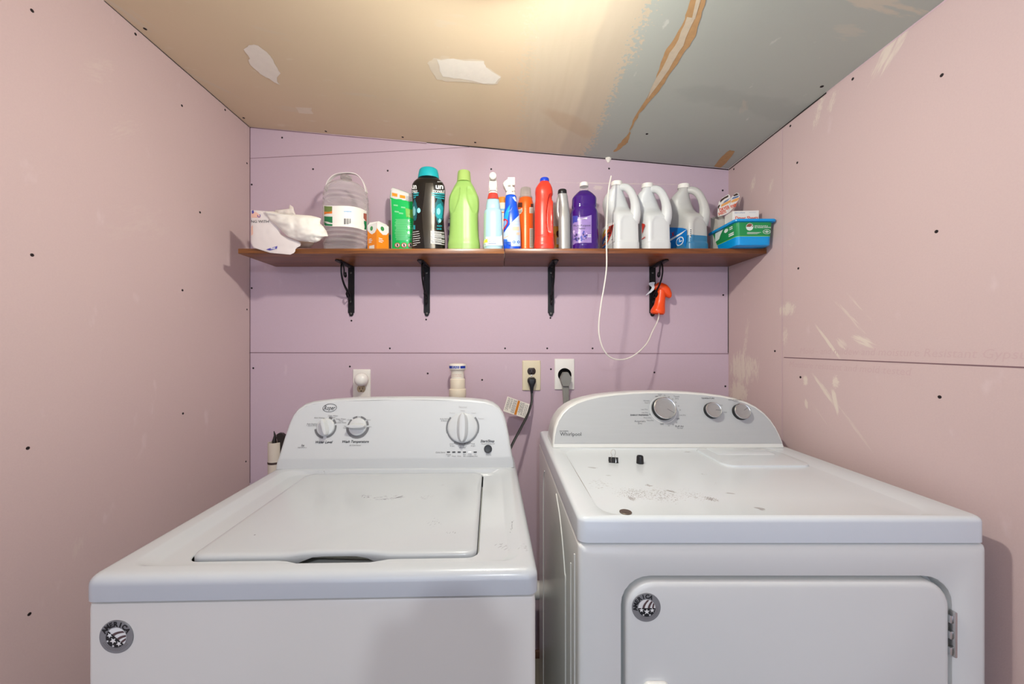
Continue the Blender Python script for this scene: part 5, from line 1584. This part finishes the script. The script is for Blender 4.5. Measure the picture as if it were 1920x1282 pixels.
# --- purple cleaner
pu = Bottle('purple_cleaner_bottle', 'clear bottle of purple cleaner with a white cap and lavender label', 'bottle', 1095.5, 1.41,
    [(466, 25.2, .6), (461, 25.6, .6), (455, 25, .4), (448, 25.4, .2), (420, 25, 0), (405, 24.8, -.2), (400, 24.6, -.4), (396, 23.6, -.4), (392, 22.2, -.5), (388, 22.8, -.5), (382, 22.6, -.4), (374, 22.4, -.4), (370, 20.4, -.4), (366, 17, -.4), (362, 13, -.5), (359.6, 10.2, -.6), (358.5, 8.2, -.6), (354, 7.8, -.6), (349.5, 7.6, -.6)], ratio=.8, e=2.5)
m_pur = mat('purple liquid in clear plastic', '38106E', .1, spec=.7)
zl = pu.z(359.3)
pu.body('bottle', [m_pur, m_clear], mis=lambda z: 1 if z > zl else 0)
kk = pu.k
mb = MB(); mb.lathe([(8.2 * kk, pu.z(350.4)), (8.4 * kk, pu.z(349.6)), (8.0 * kk, pu.z(344.4)), (7.2 * kk, pu.z(343.2)), (4 * kk, pu.z(343))], (-.6 * kk, 0, 0), 30); mb.build('cap', [mat('white cap', 'E6E2DE', .4)], pu.o)
L = MB(); f = pu.fn
m_lav = mat('lavender label', '8F77B2', .35, 0, .25, 60); m_ind = mat('indigo label', '3B3E9C', .35)
L.decal([(1074.3, 404), (1091, 404.5), (1109, 403), (1109, 456), (1090, 458.5), (1075, 459)], f(.0007), 0, 14, 14)
L.decal([(1074.5, 404.5), (1084, 404.5), (1082, 418), (1074.5, 419)], f(.001), 1, 5, 5)
L.decal([(1083.5, 409), (1101, 407.5), (1101, 411.5), (1083.5, 413)], f(.0012), 2, 6, 2)
L.text('CLEANER', 2, pu.tfn(1092, 410.3, .0016), 0, 0, mi=3, fit=12)
L.text('Multi-Purpose', 5, pu.tfn(1091.5, 422.5, .0014), 0, 0, mi=3, fit=31, ang=R(2)); L.text('Cleaner', 5, pu.tfn(1090, 427.8, .0014), 0, 0, mi=3, fit=16)
random.seed(21)
for i in range(26):
    x, y = random.uniform(1075.5, 1107), random.uniform(434, 452)
    L.decal(blob(x, y, random.uniform(.8, 2.6), random.uniform(1, 2.8), 9, .3, i), f(.0012 + i * .00002), random.choice((1, 1, 4, 5)), 3, 4)
L.decal([(1075.5, 455.5), (1105, 452.8), (1105, 453.9), (1075.5, 457)], f(.0018), 2, 8, 1)
L.decal(quad(1102, 440, 1108, 441), f(.0018), 2, 3, 1); L.decal(quad(1102, 443, 1108, 444), f(.0018), 2, 3, 1)
L.build('label', [m_lav, m_ind, m_wt, m_txt, mat('label dark violet', '35285E', .4), mat('label pale violet', 'CDB8DF', .4)], pu.o, fix=False, label='lavender label with dark lettering')

# --- three white handled jugs
def jug_body(x_half, y_half, hz, ztop):
    """(z, hx, hy, e, cx, cy) of a handled bleach jug; the upper part draws back behind the handle"""
    X, Y = x_half, y_half
    return [(0, X * .97, Y * .97, 5, 0, 0), (.004, X, Y, 5, 0, 0), (.030, X, Y, 5, 0, 0), (.034, X * .965, Y * .97, 5, 0, 0), (.100, X * .95, Y * .96, 4.5, 0, 0),
            (.126, X * .95, Y * .93, 4, 0, .003), (.140, X * .94, Y * .86, 3.4, -.001, .008), (.155, X * .91, Y * .72, 3, -.003, .018), (.172, X * .90, Y * .61, 2.7, -.008, .024), (.190, X * .90, Y * .58, 2.4, -.013, .025),
            (.206, X * .84, Y * .54, 2.2, -.017, .021), (.220, X * .72, Y * .47, 2, -.019, .014), (.233, X * .54, Y * .37, 2, -.020, .004), (.244, .0188, .0188, 2, -.019, -.005), (.254, .0170, .0170, 2, -.019, -.006)]
def make_jug(name, label, pc, dfront, rz, hx, hy, m_body, mis=None, mats=None, scale=1.0, group='white handled jugs on the shelf'):
    X = (pc - VX) * dfront / F
    a = R(rz)
    c = Vector((X, dfront, ST)) + Matrix.Rotation(a, 3, 'Z') @ Vector((0, hy, 0))
    t = thing(name, label, 'jug', c, rz, group)
    pr = jug_body(hx, hy, 0, 0)
    zs = [p[0] for p in pr]
    fs = [mcurve(zs, [p[i] for p in pr]) for i in range(1, 6)]
    n = 96
    rings = []
    Z = sorted(set(zs + [.254 * i / 90 for i in range(91)]))
    for z in Z:
        rx, ry, e, cx, cy = [f_(z) for f_ in fs]
        r = []
        for i in range(n):
            th = 2 * math.pi * i / n
            c_, s_ = math.cos(th), math.sin(th)
            x = rx * math.copysign(abs(c_) ** (2 / e), c_); y = ry * math.copysign(abs(s_) ** (2 / e), s_)
            # sunken arched panel on the narrow front
            if y < 0 and .034 < z < .125:
                lim = hx * .62
                if z > .095: lim = hx * .62 * math.sqrt(max(0, 1 - ((z - .095) / .03) ** 2))
                m_ = 1 / (1 + math.exp(-(lim - abs(x - .006)) / .0018))
                y += .0035 * m_ * min(1, (z - .034) / .004)
            r.append((cx + x, cy + y, z * scale))
        rings.append(r)
    mb = MB()
    mm = [mis((a_[0][2] + b_[0][2]) / 2) for a_, b_ in zip(rings, rings[1:] + rings[-1:])] if mis else None
    mb.loft(rings, 0, mis=mm)
    # handle: from beside the neck, arching over and down the front
    hp = spline([(-.026, .002, .226), (-.016, -.006, .238), (-.003, -.016, .2415), (.010, -.030, .235), (.0200, -.042, .218), (.0270, -.050, .195), (.0315, -.0545, .172), (.0335, -.0555, .150), (.0330, -.052, .128), (.0290, -.044, .106)], 8)
    hp = [Vector((p.x, p.y * hy / .075, p.z * scale)) for p in hp]
    rr = []
    for i in range(len(hp)):
        q = i / (len(hp) - 1)
        rr.append(.0122 + .0085 * max(0, (q - .5) / .5) ** 1.3 + .001 * max(0, .3 - q) / .3)
    mb.tube(hp, rr, 20, flat=1.1)
    if mis: mb.m = [m if m else (1 if max(mb.v[i][2] for i in f_) < .06 else 0) for m, f_ in zip(mb.m, mb.f)]
    mb.build('jug_body', mats or [m_body], t, ang=50)
    q = MB(); M = Matrix.Translation((-.019, -.006, .249 * scale)) @ Matrix.Rotation(R(8), 4, 'X')
    rg_ = []
    for z, r_ in ((0, .0195), (.001, .0208), (.014, .0200), (.0165, .0185), (.017, .01)):
        rg_.append([((r_ + .0003 * (i % 2)) * math.cos(2 * math.pi * i / 60), (r_ + .0003 * (i % 2)) * math.sin(2 * math.pi * i / 60), z) for i in range(60)])
    q.loft(rg_, 0, True, True, M)
    q.build('cap', [mat('white jug cap', 'ECE9E2', .4)], t)
    return t
m_hd = mat('white jug plastic', 'D0D2D2', .36, sss=.1)
m_hd3 = mat('frosted jug plastic', 'BDBCB8', .34, sss=.15)
m_liq = mat('blue liquid through frosted plastic', '3A789E', .32, sss=.1)
JX = .046
j1 = make_jug('bleach_jug', 'white jug with a colourful label on its side, leftmost of the three jugs', 1179, 1.372, 5, .050, .072, m_hd, scale=1.035)
j2 = make_jug('bleach_jug', 'white jug in the middle of the three white handled jugs', 1237.5, 1.372, 2, .050, .072, m_hd, scale=1.005)
j3 = make_jug('bleach_jug', 'translucent jug with blue liquid and a blue label, rightmost of the three jugs', 1313, 1.385, 12, .047, .072, m_hd3, mis=lambda z: 1 if z < .047 else 0, mats=[m_hd3, m_liq], scale=1.01)
# side labels sit on the left faces (local -x)
def side(hx, hy, e=.0012): return lambda a, b: Vector((-hx * .955 - e, hy * .94 - a * 2 * hy * .94, b))   # a: 0 far end .. 1 near end
L = MB(); sd = side(.050, .072)
def sde(e): return side(.050, .072, e)
L.decal([(.0, .035), (.95, .035), (.95, .112), (.5, .118), (0, .118)], sd, 0, 8, 6)
L.decal([(.05, .098), (.45, .112), (.55, .118), (.2, .09), (.05, .07)], sde(.0016), 1, 6, 6)
L.decal([(.02, .08), (.3, .092), (.7, .1), (.6, .08), (.3, .074), (.05, .06)], sde(.002), 2, 6, 6)
L.decal([(.05, .072), (.45, .085), (.5, .078), (.2, .066), (.1, .05), (.03, .052)], sde(.0024), 3, 6, 6)
L.decal([(.55, .105), (.93, .098), (.7, .06), (.5, .055)], sde(.002), 4, 6, 6)
L.decal([(.02, .044), (.3, .038), (.62, .052), (.5, .045), (.25, .034), (.02, .036)], sde(.0024), 3, 6, 6); L.decal([(.03, .048), (.4, .044), (.62, .056), (.62, .060), (.3, .052), (.03, .054)], sde(.002), 2, 6, 4)
L.text('SHOUT', .026, lambda a, b: sde(.003)(a / (2 * .072 * .94), b), .075, .075, mi=5, fit=.085, bold=.04, ang=R(22))
L.text('free', .009, lambda a, b: sde(.003)(a / (2 * .072 * .94), b), .11, .047, mi=5)
L.build('label', [m_wt, mat('jug yellow', 'D8B91E', .4), mat('jug orange', 'E8702A', .4), mat('jug blue', '1F5FB4', .4), mat('jug red', 'CF3A2C', .4), m_txt], j1, fix=False, label='yellow, orange, red and blue label with bold lettering')
L = MB(); L.decal([(.72, .110), (.95, .098), (.74, .07)], sde(.0016), 0, 4, 6); L.decal(quad(.72, .05, .95, .053), sde(.0016), 0, 4, 1)
L.build('label', [mat('jug red', 'CF3A2C', .4)], j2, fix=False, label='small red label patch')
L = MB()
def s3(e): return side(.047, .072, e)
L.decal([(0, .02), (.9, .02), (.94, .05), (.94, .085), (.2, .118), (0, .118)], s3(.0012), 0, 8, 8)
L.decal([(.0, .055), (.45, .068), (.94, .074), (.94, .080), (.4, .075), (0, .063)], s3(.0016), 1, 8, 3)
L.decal([(.66 + .16 * math.cos(t), .047 + .017 * math.sin(t)) for t in [2 * math.pi * i / 24 for i in range(24)]], s3(.0016), 1, 8, 10)
L.decal([(.66 + .13 * math.cos(t), .047 + .0135 * math.sin(t)) for t in [2 * math.pi * i / 24 for i in range(24)]], s3(.002), 0, 8, 10)
L.decal(quad(.64, .044, .67, .058), s3(.0024), 1, 1, 1); L.decal(quad(.64, .044, .76, .0475), s3(.0024), 1, 1, 1)
L.text('X', .022, lambda a, b: s3(.002)(a / (2 * .072 * .94), b), .05, .085, mi=2, bold=.04)
L.build('label', [mat('jug bright blue', '1276C4', .35), m_wt, mat('label red letter', 'C4302E', .4)], j3, fix=False, label='bright blue label with a white clock mark')
L = MB(); 
def frontp(e): return lambda a, b: Vector((a, -.072 * .965 - e, b))
L.decal(quad(-.040, .050, -.030, .082), lambda a, b: Vector((a, -.072 * .90 - .001, b)), 0, 3, 5)
for i in range(4): L.decal(quad(-.037, .054 + i * .007, -.033, .058 + i * .007), lambda a, b: Vector((a, -.072 * .90 - .0016, b)), 1, 1, 1)
L.build('barcode_sticker', [m_wt, m_txt], j3, fix=False)

# --- wipes tub in the corner with two cartons standing in it
TX0, TX1, TY0, TY1 = .792, XR - .0008, 1.290, 1.470
tub = thing('wipes_tub', 'blue and green plastic wipes tub at the right end of the shelf', 'tub', ((TX0 + TX1) / 2, (TY0 + TY1) / 2, ST))
tw, tdp = (TX1 - TX0) / 2, (TY1 - TY0) / 2
TH = .0885
m_tb = mat('bright blue tub plastic', '0A94DA', .25); m_tg = mat('tub green print', '1E8A4C', .28); m_tlime = mat('tub lime line', '8CC63E', .3)
def tr(g, z, r=.014, gy=None): return [(x, y, z) for x, y in rrect(-tw + g, tw - g, -tdp + g, tdp - g, r, 6, 10)]
WT = .0018
mb = MB()
zs = [(.016, 0), (.013, .002), (.0125, .006), (.0115, .030), (.0112, .0315), (.0085, .072), (.008, .078)]
mb.loft([tr(g, z) for g, z in zs] + [tr(.0105, .078), tr(.0145, .006)], 0, True, True, mis=[0, 0, 0, 2, 1, 1, 0, 0, 0])
mb.build('tub_body', [m_tb, m_tg, m_tlime], tub, ang=30)
mb = MB()
mb.loft([tr(.008, .0775), tr(.001, .079), tr(0, .0805), tr(0, .085), tr(.0015, .0872), tr(.004, .0877), tr(.0095, .0875), tr(.0105, .079), tr(.008, .0775)], 0, False, False)
rim_ = mb.build('tub_rim', [m_tb], tub)
mb = MB()
mb.loft([[(x, y, z) for x, y in ((-tw - .0005, -tdp + .0), (-tw + .03, -tdp - .0006), (-tw + .03, -tdp + .03), (-tw - .0005, -tdp + .03))] for z in (.0825, .0885)]) if False else None
L = MB()
def tf_(x, z, e):   # on the front panel
    g = .0115 + (.008 - .0115) * (z - .03) / .046
    return Vector((x, -tdp + g - e, z))
def ts_(y, z, e):   # on the left panel: y from near to far
    g = .0115 + (.008 - .0115) * (z - .03) / .046
    return Vector((-tw + g - e, -tdp + y, z))
cf = lambda e: (lambda a, b: tf_(a, b, e))
sf2 = lambda e: (lambda a, b: ts_(a, b, e))
cxx = -.018
L.decal([(cxx + .0125 * math.cos(t), .0615 + .0125 * math.sin(t)) for t in [2 * math.pi * i / 28 for i in range(28)]], cf(.0006), 0, 8, 12)
L.decal([(cxx + .0112 * math.cos(t), .0615 + .0112 * math.sin(t)) for t in [math.pi * i / 14 for i in range(15)]], cf(.0009), 1, 8, 8)
ck = [(-.008, .062), (-.0035, .0555), (.008, .0675), (.009, .0655), (-.0032, .0515), (-.0095, .0605)]
L.add([cf(.0013)(cxx + a, b) for a, b in ck], [(0, 1, 4, 5), (1, 2, 3, 4)], 0)
L.text('SAFE FOR FLOORS &', .0052, cf(.0008), -.002, .0645, 'L', bold=.02, fit=.046); L.text('ALL FINISHED SURFACES', .0052, cf(.0008), -.002, .0595, 'L', bold=.02, fit=.056)
for i in range(3): L.decal(quad(-.026, .0395 - i * .0022 + .003, .022 - i * .006, .0405 - i * .0022 + .003), cf(.0008), 0, 6, 1)
for q in ((.0135, .0075), (.0105, .0055)):
    pass
arc = [(.041 + .0135 * math.cos(t), .0455 + .0075 * math.sin(t)) for t in [2 * math.pi * i / 32 for i in range(33)]]
arc2 = [(.041 + .0122 * math.cos(t), .0455 + .0063 * math.sin(t)) for t in [2 * math.pi * i / 32 for i in range(33)]]
L.loft([[cf(.0008)(a, b) for a, b in arc], [cf(.0008)(a, b) for a, b in arc2]], 0, False, False, closed=False)
L.decal(quad(.032, .0445, .050, .0465), cf(.0009), 0, 3, 1); L.decal(quad(.0375, .042, .0445, .0435), cf(.0009), 0, 2, 1); L.decal(quad(.0375, .0475, .0445, .049), cf(.0009), 0, 2, 1)
L.build('front_print', [mat('tub white print', 'DCE6E0', .4), mat('tub brown print', '8A5240', .45)], tub, fix=False, label='white check mark, lettering and seal')
L = MB()
L.decal([(.085, .076), (.135, .076), (.14, .045), (.115, .046), (.105, .06)], sf2(.0007), 0, 6, 8)
L.decal(blob(.068, .066, .012, .007, 14, .15, 3), sf2(.0007), 0, 6, 6)
for i, (a, b) in enumerate(((.03, .068), (.03, .062))): L.decal(quad(a, b, a + .018, b + .003), sf2(.0007), 0, 3, 1)
for i in range(2): L.decal(quad(.025, .046 - i * .006, .055, .050 - i * .006), sf2(.0007), 0, 4, 1)
L.build('side_print', [mat('tub white print', 'DCE6E0', .4)], tub, fix=False, label='white side printing')
# carton of dryer sheets standing in the tub
m_cbx = mat('white carton board', 'E4E1DB', .5); m_grey = mat('grey carton side', 'B5B0A8', .6); m_redp = mat('red orange print', 'D8512C', .5); m_pale_or = mat('pale orange print', 'E8A860', .5); m_dbr = mat('dark brown board', '3E2A20', .7); m_blp = mat('slate blue print', '5F7CA6', .5)
b1 = thing('dryer_sheet_box', 'white carton with red lettering standing in the blue tub', 'box', (.872, 1.385, ST + .0065), -4)
mb = MB(); mb.rbox(-.045, .045, -.028, .028, 0, .131, .001, 1); mb.build('carton', [m_cbx], b1, ang=20)
L = MB(); ff = lambda e: plane_fn((0, -.028, 0), (1, 0, 0), (0, 0, 1), (0, -1, 0), e)
L.text('Dryer Sheets', .017, ff(.0006), .003, .105, 'C', 0, .025, 0, fit=.078); L.text('fabric softener', .006, ff(.0006), -.020, .1245, 'C', 0, 0, 1, fit=.036); L.decal(quad(.01, .1238, .034, .1244), ff(.0006), 1, 2, 1)
L.build('lettering', [m_redp, m_blp], b1, fix=False, smooth=False, label='red carton lettering')
b2 = thing('torn_box', 'torn open carton with ragged printed flaps leaning in the blue tub', 'box', (.838, 1.440, ST + .0065), 8)
mb = MB(); 
T_b = Matrix.Rotation(R(0), 4, 'Y')
# open carton: four walls with ragged tops
def wall_(p0, p1, tops, th=.0012):
    p0, p1 = Vector(p0), Vector(p1); n_ = (p1 - p0).cross(Vector((0, 0, 1))).normalized() * th
    a = [p0] + [p0.lerp(p1, i / (len(tops) - 1)) + Vector((0, 0, t)) for i, t in enumerate(tops)] + [p1]
    mb.loft([a, [p + n_ for p in a]])
wall_((-.036, -.020, 0), (.030, -.020, 0), [.118, .121, .117, .123]); wall_((.030, -.020, 0), (.030, .020, 0), [.123, .135, .130, .14]); wall_((.030, .020, 0), (-.036, .020, 0), [.14, .15, .145, .138]); wall_((-.036, .020, 0), (-.036, -.020, 0), [.138, .13, .126, .118])
mb.box(-.036, .030, -.020, .020, 0, .0012)
mb.build('carton', [m_grey], b2, ang=20)
def fd(py): return 1.419 + (406 - py) * .0007
TB = TM(b2).inverted()
def flap(poly, dec):
    q = MB()
    q.loft([[P(a, b, fd(b)) for a, b in poly], [P(a, b, fd(b) + .0016) for a, b in poly]])
    dec(q, lambda e: (lambda a, b: P(a, b, fd(b) - e)))
    rebase(q, b2).build('flap', [m_cbx, m_redp, m_pale_or, m_blp, m_dbr], b2, fix=False, smooth=False, label='torn flap with red and orange print')
def d1_(q, f):
    q.decal([(1353.5, 379.5), (1369.3, 371), (1369.6, 373.5), (1354.5, 382)], f(.0006), 3, 4, 2); q.decal([(1352.5, 383), (1369.8, 374.5), (1369.8, 379.5), (1352, 388)], f(.0006), 2, 4, 3)
    q.decal([(1349, 378), (1354, 371.5), (1366, 365.5), (1367.5, 368), (1357, 373.5), (1350.5, 380)], f(.0005), 4, 4, 4)
    q.decal([(1345.5, 388), (1348, 384), (1350.5, 384), (1347, 392)], f(.0005), 4, 3, 3)
    q.text('DRYER', 9, lambda a, b: f(.0009)(1358 + a, 391 - b), 0, 0, 'C', .15, .03, 1, R(20), fit=20)
    q.text('SHEETS', 7, lambda a, b: f(.0009)(1354 + a, 399 - b), 0, 0, 'C', .15, .03, 1, R(20), fit=16)
flap([(1346, 406), (1345.3, 399), (1346, 388), (1347.8, 378.7), (1351, 375.5), (1353.7, 371), (1358, 369), (1361, 366.5), (1366, 364), (1368.2, 366), (1369.3, 368.7), (1370, 377.4), (1368, 384), (1366.5, 398.7), (1358, 403)], d1_)
def d2_(q, f):
    q.decal([(1371.2, 371), (1386.2, 366), (1386.8, 369), (1371.4, 374)], f(.0006), 3, 3, 2); q.decal([(1371.4, 375), (1386.4, 370), (1384, 376), (1371, 380)], f(.0006), 2, 3, 3)
    q.decal([(1374, 366.5), (1381, 362.2), (1384.5, 362.8), (1385.5, 365), (1376, 368)], f(.0005), 4, 4, 3)
    q.text('POWER', 8, lambda a, b: f(.0009)(1375 + a, 386 - b), 0, 0, 'C', .15, .03, 1, R(22), fit=11)
    q.decal([(1374.5, 389), (1382, 378.5), (1384, 376), (1380, 384), (1376, 389.5)], f(.0007), 1, 3, 3)
flap([(1366.9, 398.5), (1368.6, 384), (1370.6, 377.4), (1370.4, 371), (1372.5, 368.5), (1375, 366), (1378, 363), (1381, 361.4), (1385, 362), (1386.8, 368.7), (1385, 374), (1382, 378.7), (1378, 385), (1373.7, 391)], d2_)

# --- white printed bag crumpled at the left end
bag = thing('paper_bag', 'crumpled white printed bag hanging over the left end of the shelf', 'bag', P(530, 465.5, 1.345))
m_bag = mat('white bag', 'DCD3D0', .55, 0, .03, 30); m_bag2 = mat('bright white bag paper', 'EAE5DC', .6)
m_ppl = mat('violet print', '4B479E', .5); m_pk = mat('pink tint print', 'E6B9A6', .55)
poly = [(470.5, 393.5), (480, 394.5), (500, 395), (513, 396), (527, 440), (560, 452), (565, 456), (562, 463), (554, 465), (553.5, 473), (544, 477.3), (535, 475), (514, 471.5), (508, 474.5), (490, 469), (474, 464), (470, 455)]
mb, sf = puff(poly, 1.338, .006, .0, .0016, 22, 26, 26, 5.0, dfun=lambda x, y: 1.338 - .004 * max(0, (y - 462) / 15))
rebase(mb, bag).build('bag_panel', [m_bag], bag, ang=70)
L = MB()
g_ = lambda e: (lambda a, b: sf(a, b, e))
L.decal([(471, 398), (480, 397), (489, 405), (488, 408), (471, 408)], g_(.0008), 1, 6, 6); L.decal([(470.8, 424), (474, 422), (474.5, 440), (471, 442)], g_(.0008), 1, 3, 6)
L.decal([(472, 394), (475, 393.8), (476.5, 398), (474, 401), (472.5, 400)], g_(.0012), 0, 4, 5)
L.text('NG WITH', 7, lambda a, b: sf(487.5 + a, 414 - b, .0012), 0, -1, 'C', 0, 0, 2, fit=33)
L.decal([(470.8, 422.1), (508, 421.3), (508, 422), (470.8, 422.9)], g_(.001), 2, 12, 1)
L.text('C', 8, lambda a, b: sf(485.5 + a, 405 - b, .0013), 0, 0, 'C', 0, .03, 0, ang=R(100))
rebase(L, bag).build('bag_lettering', [m_ppl, m_pk, m_txt, m_wt], bag, fix=False, label='black and violet lettering on the bag')
L = MB()
L.decal([(496, 469), (503, 466), (520, 461), (519.5, 466), (506, 469.5)], g_(.0016), 0, 8, 5)
L.text('FREE', 4.5, lambda a, b: sf(512 + a, 465.5 - b, .0022), 0, 0, 'C', .2, .02, 3, ang=R(8), fit=9)
rebase(L, bag).build('bag_stamp', [m_ppl, m_pk, m_txt, m_wt], bag, fix=False, label='violet band printed at the foot of the bag')
poly = [(496, 396), (512, 396), (530, 401), (555, 402), (573, 402), (588, 405), (602, 409), (600, 419), (606, 424), (612, 433), (615.5, 443), (606, 444.5), (600, 451), (592, 454.5), (575, 454), (556, 450), (540, 444), (529, 434), (518, 422), (505, 412)]
mb, sf = puff(poly, 1.33, .030, .012, .006, 34, 34, 30, 9.0, pw=.6)
rebase(mb, bag).build('crumpled_flap', [m_bag2], bag, ang=80)
poly = [(514, 400), (516, 393), (521, 393.5), (526, 396), (530, 391.5), (535, 395), (540, 394), (543.5, 383.5), (550, 388), (551, 394), (554.5, 403), (535, 404), (520, 403)]
mb, sf = puff(poly, 1.36, .006, .004, .004, 50, 20, 16, 3.0)
L = rebase(mb, bag); L.build('bag_peak', [mat('translucent bag corner', 'D9CFC6', .5)], bag, ang=80)
L = MB(); L.decal([(512.5, 398.6), (520, 398.4), (527, 400.5), (514, 400.2)], lambda a, b: P(a, b, 1.326), 0, 5, 2); 
poly = [(556, 452), (590, 452), (588, 458), (582, 464), (556, 465.5)]
mb, sf = puff(poly, 1.40, .012, .03, .001, 20, 10, 8, 1.0)
rebase(mb, bag).build('bag_base', [mat('cream bag base', 'D8C6B4', .6)], bag, ang=60)

# --- orange sprayer hung in the rightmost bracket, with its long white tube
sy = thing('hose_sprayer', 'orange trigger sprayer with a long white tube hung on the rightmost bracket', 'sprayer', P(1240, 570, 1.50))
m_os = mat('orange sprayer plastic', 'F4501A', .3); 
mb = MB()
def ov(px, py, d, rx, ry, ax, n=24):
    """an oval ring across the axis ax (in the picture plane)"""
    C = P(px, py, d); ax = Vector(ax).normalized(); u = Vector((ax.z, 0, -ax.x)).normalized(); v = Vector((0, 1, 0)); k_ = d / F
    return [C + u * (rx * k_ * math.cos(2 * math.pi * i / n)) + v * (ry * k_ * math.sin(2 * math.pi * i / n)) for i in range(n)]
ax = (.14, 0, 1)
mb.loft([ov(1232.5, 588, 1.533, 11.5, 11, ax), ov(1233, 585, 1.533, 13.2, 12.5, ax), ov(1234, 581, 1.533, 12.6, 12, ax), ov(1236.5, 572, 1.533, 9.8, 9.5, ax), ov(1238, 563, 1.533, 8.8, 9, ax), ov(1239, 552, 1.533, 8.3, 8.5, ax), ov(1239.5, 545, 1.533, 8, 8, ax)], 0, False, True)
mb.loft([ov(1232.5, 588, 1.533, 11.5, 11, ax), ov(1233.2, 585, 1.533, 10, 9.5, ax), ov(1234.5, 574, 1.533, 7, 7, ax)], 0, False, True)
hs = []
for (px, py, w_, dp) in ((1226, 538, 5.5, 6), (1231, 536, 7.5, 8), (1238, 538.5, 9, 9), (1245, 542, 9.5, 9), (1251, 547.5, 9, 8.5), (1255.5, 553, 6, 7), (1257, 556, 3, 5)):
    hs.append(ov(px, py, 1.533, w_, dp, (1, 0, -.45)))
mb.loft(hs)
rebase(mb, sy).build('sprayer_body', [m_os], sy, ang=50)
mb = MB()
wh = [(1216, 531), (1219, 529.5), (1224, 528.6), (1228, 529), (1226.5, 534), (1227.5, 539), (1226, 543), (1221, 548), (1211.5, 553.5), (1211, 552.6), (1217, 547), (1221.5, 541), (1222, 538), (1218, 535)]
mb.loft([[P(a, b, 1.515) for a, b in wh], [P(a, b, 1.532) for a, b in wh]])
rebase(mb, sy).build('trigger_lever', [mat('grey white lever', 'CFD2D6', .35)], sy, ang=30)
mb = MB()
tube = spline([P(1235, 582, 1.533), P(1235, 594, 1.53), P(1231.5, 605, 1.522), P(1223, 622, 1.50), P(1213, 643, 1.47), P(1197, 660, 1.43), P(1178, 671.5, 1.40), P(1158, 674, 1.375), P(1142, 668, 1.355), P(1130, 652, 1.34), P(1123.5, 628, 1.332), P(1123, 604, 1.328), P(1127, 570, 1.327), P(1133, 535, 1.328), P(1137, 505, 1.328), P(1137.5, 480, 1.327), P(1137, 450, 1.328), P(1137.5, 415, 1.333), P(1139.5, 375, 1.345), P(1142, 350, 1.352), P(1146, 330, 1.362)], 8)
mb.tube(tube, .0025, 10)
rebase(mb, sy).build('feed_tube', [mat('milky white tube', 'E3DED4', .35)], sy)

# ------------------------------------------------------------------ the photographer's camera on its tripod, behind the lens
tp = thing('camera_tripod', 'black camera on a tripod, whose shadow falls on the washer front', 'tripod', (0, -.09, 0))
mb = MB(); mb.lathe([(.016, .62), (.016, H - .12)], n=20); mb.lathe([(.03, .60), (.03, .68)], n=20); mb.lathe([(.028, H - .14), (.03, H - .10), (.03, H - .055)], n=20)
mb.build('column', [m_black], tp)
for a in (30, 150, 270):
    c_, s_ = math.cos(R(a)), math.sin(R(a))
    q = MB(); q.tube([(c_ * .03, s_ * .03, .66), (c_ * .20, s_ * .20, .33), (c_ * .34, s_ * .34, .012)], [.014, .012, .010], 10); q.build('leg', [m_black], tp)
mb = MB(); mb.rbox(-.055, .055, -.035, .03, H - .05, H + .038, .008, 3); mb.rbox(-.022, .022, -.03, .02, H + .034, H + .05, .006, 2)
mb.lathe([(.039, 0), (.039, .03), (.036, .045), (.033, .046)], n=36, M=Matrix.Translation((0, .028, H)) @ Matrix.Rotation(R(-90), 4, 'X'))
mb.build('camera_body', [m_black], tp)
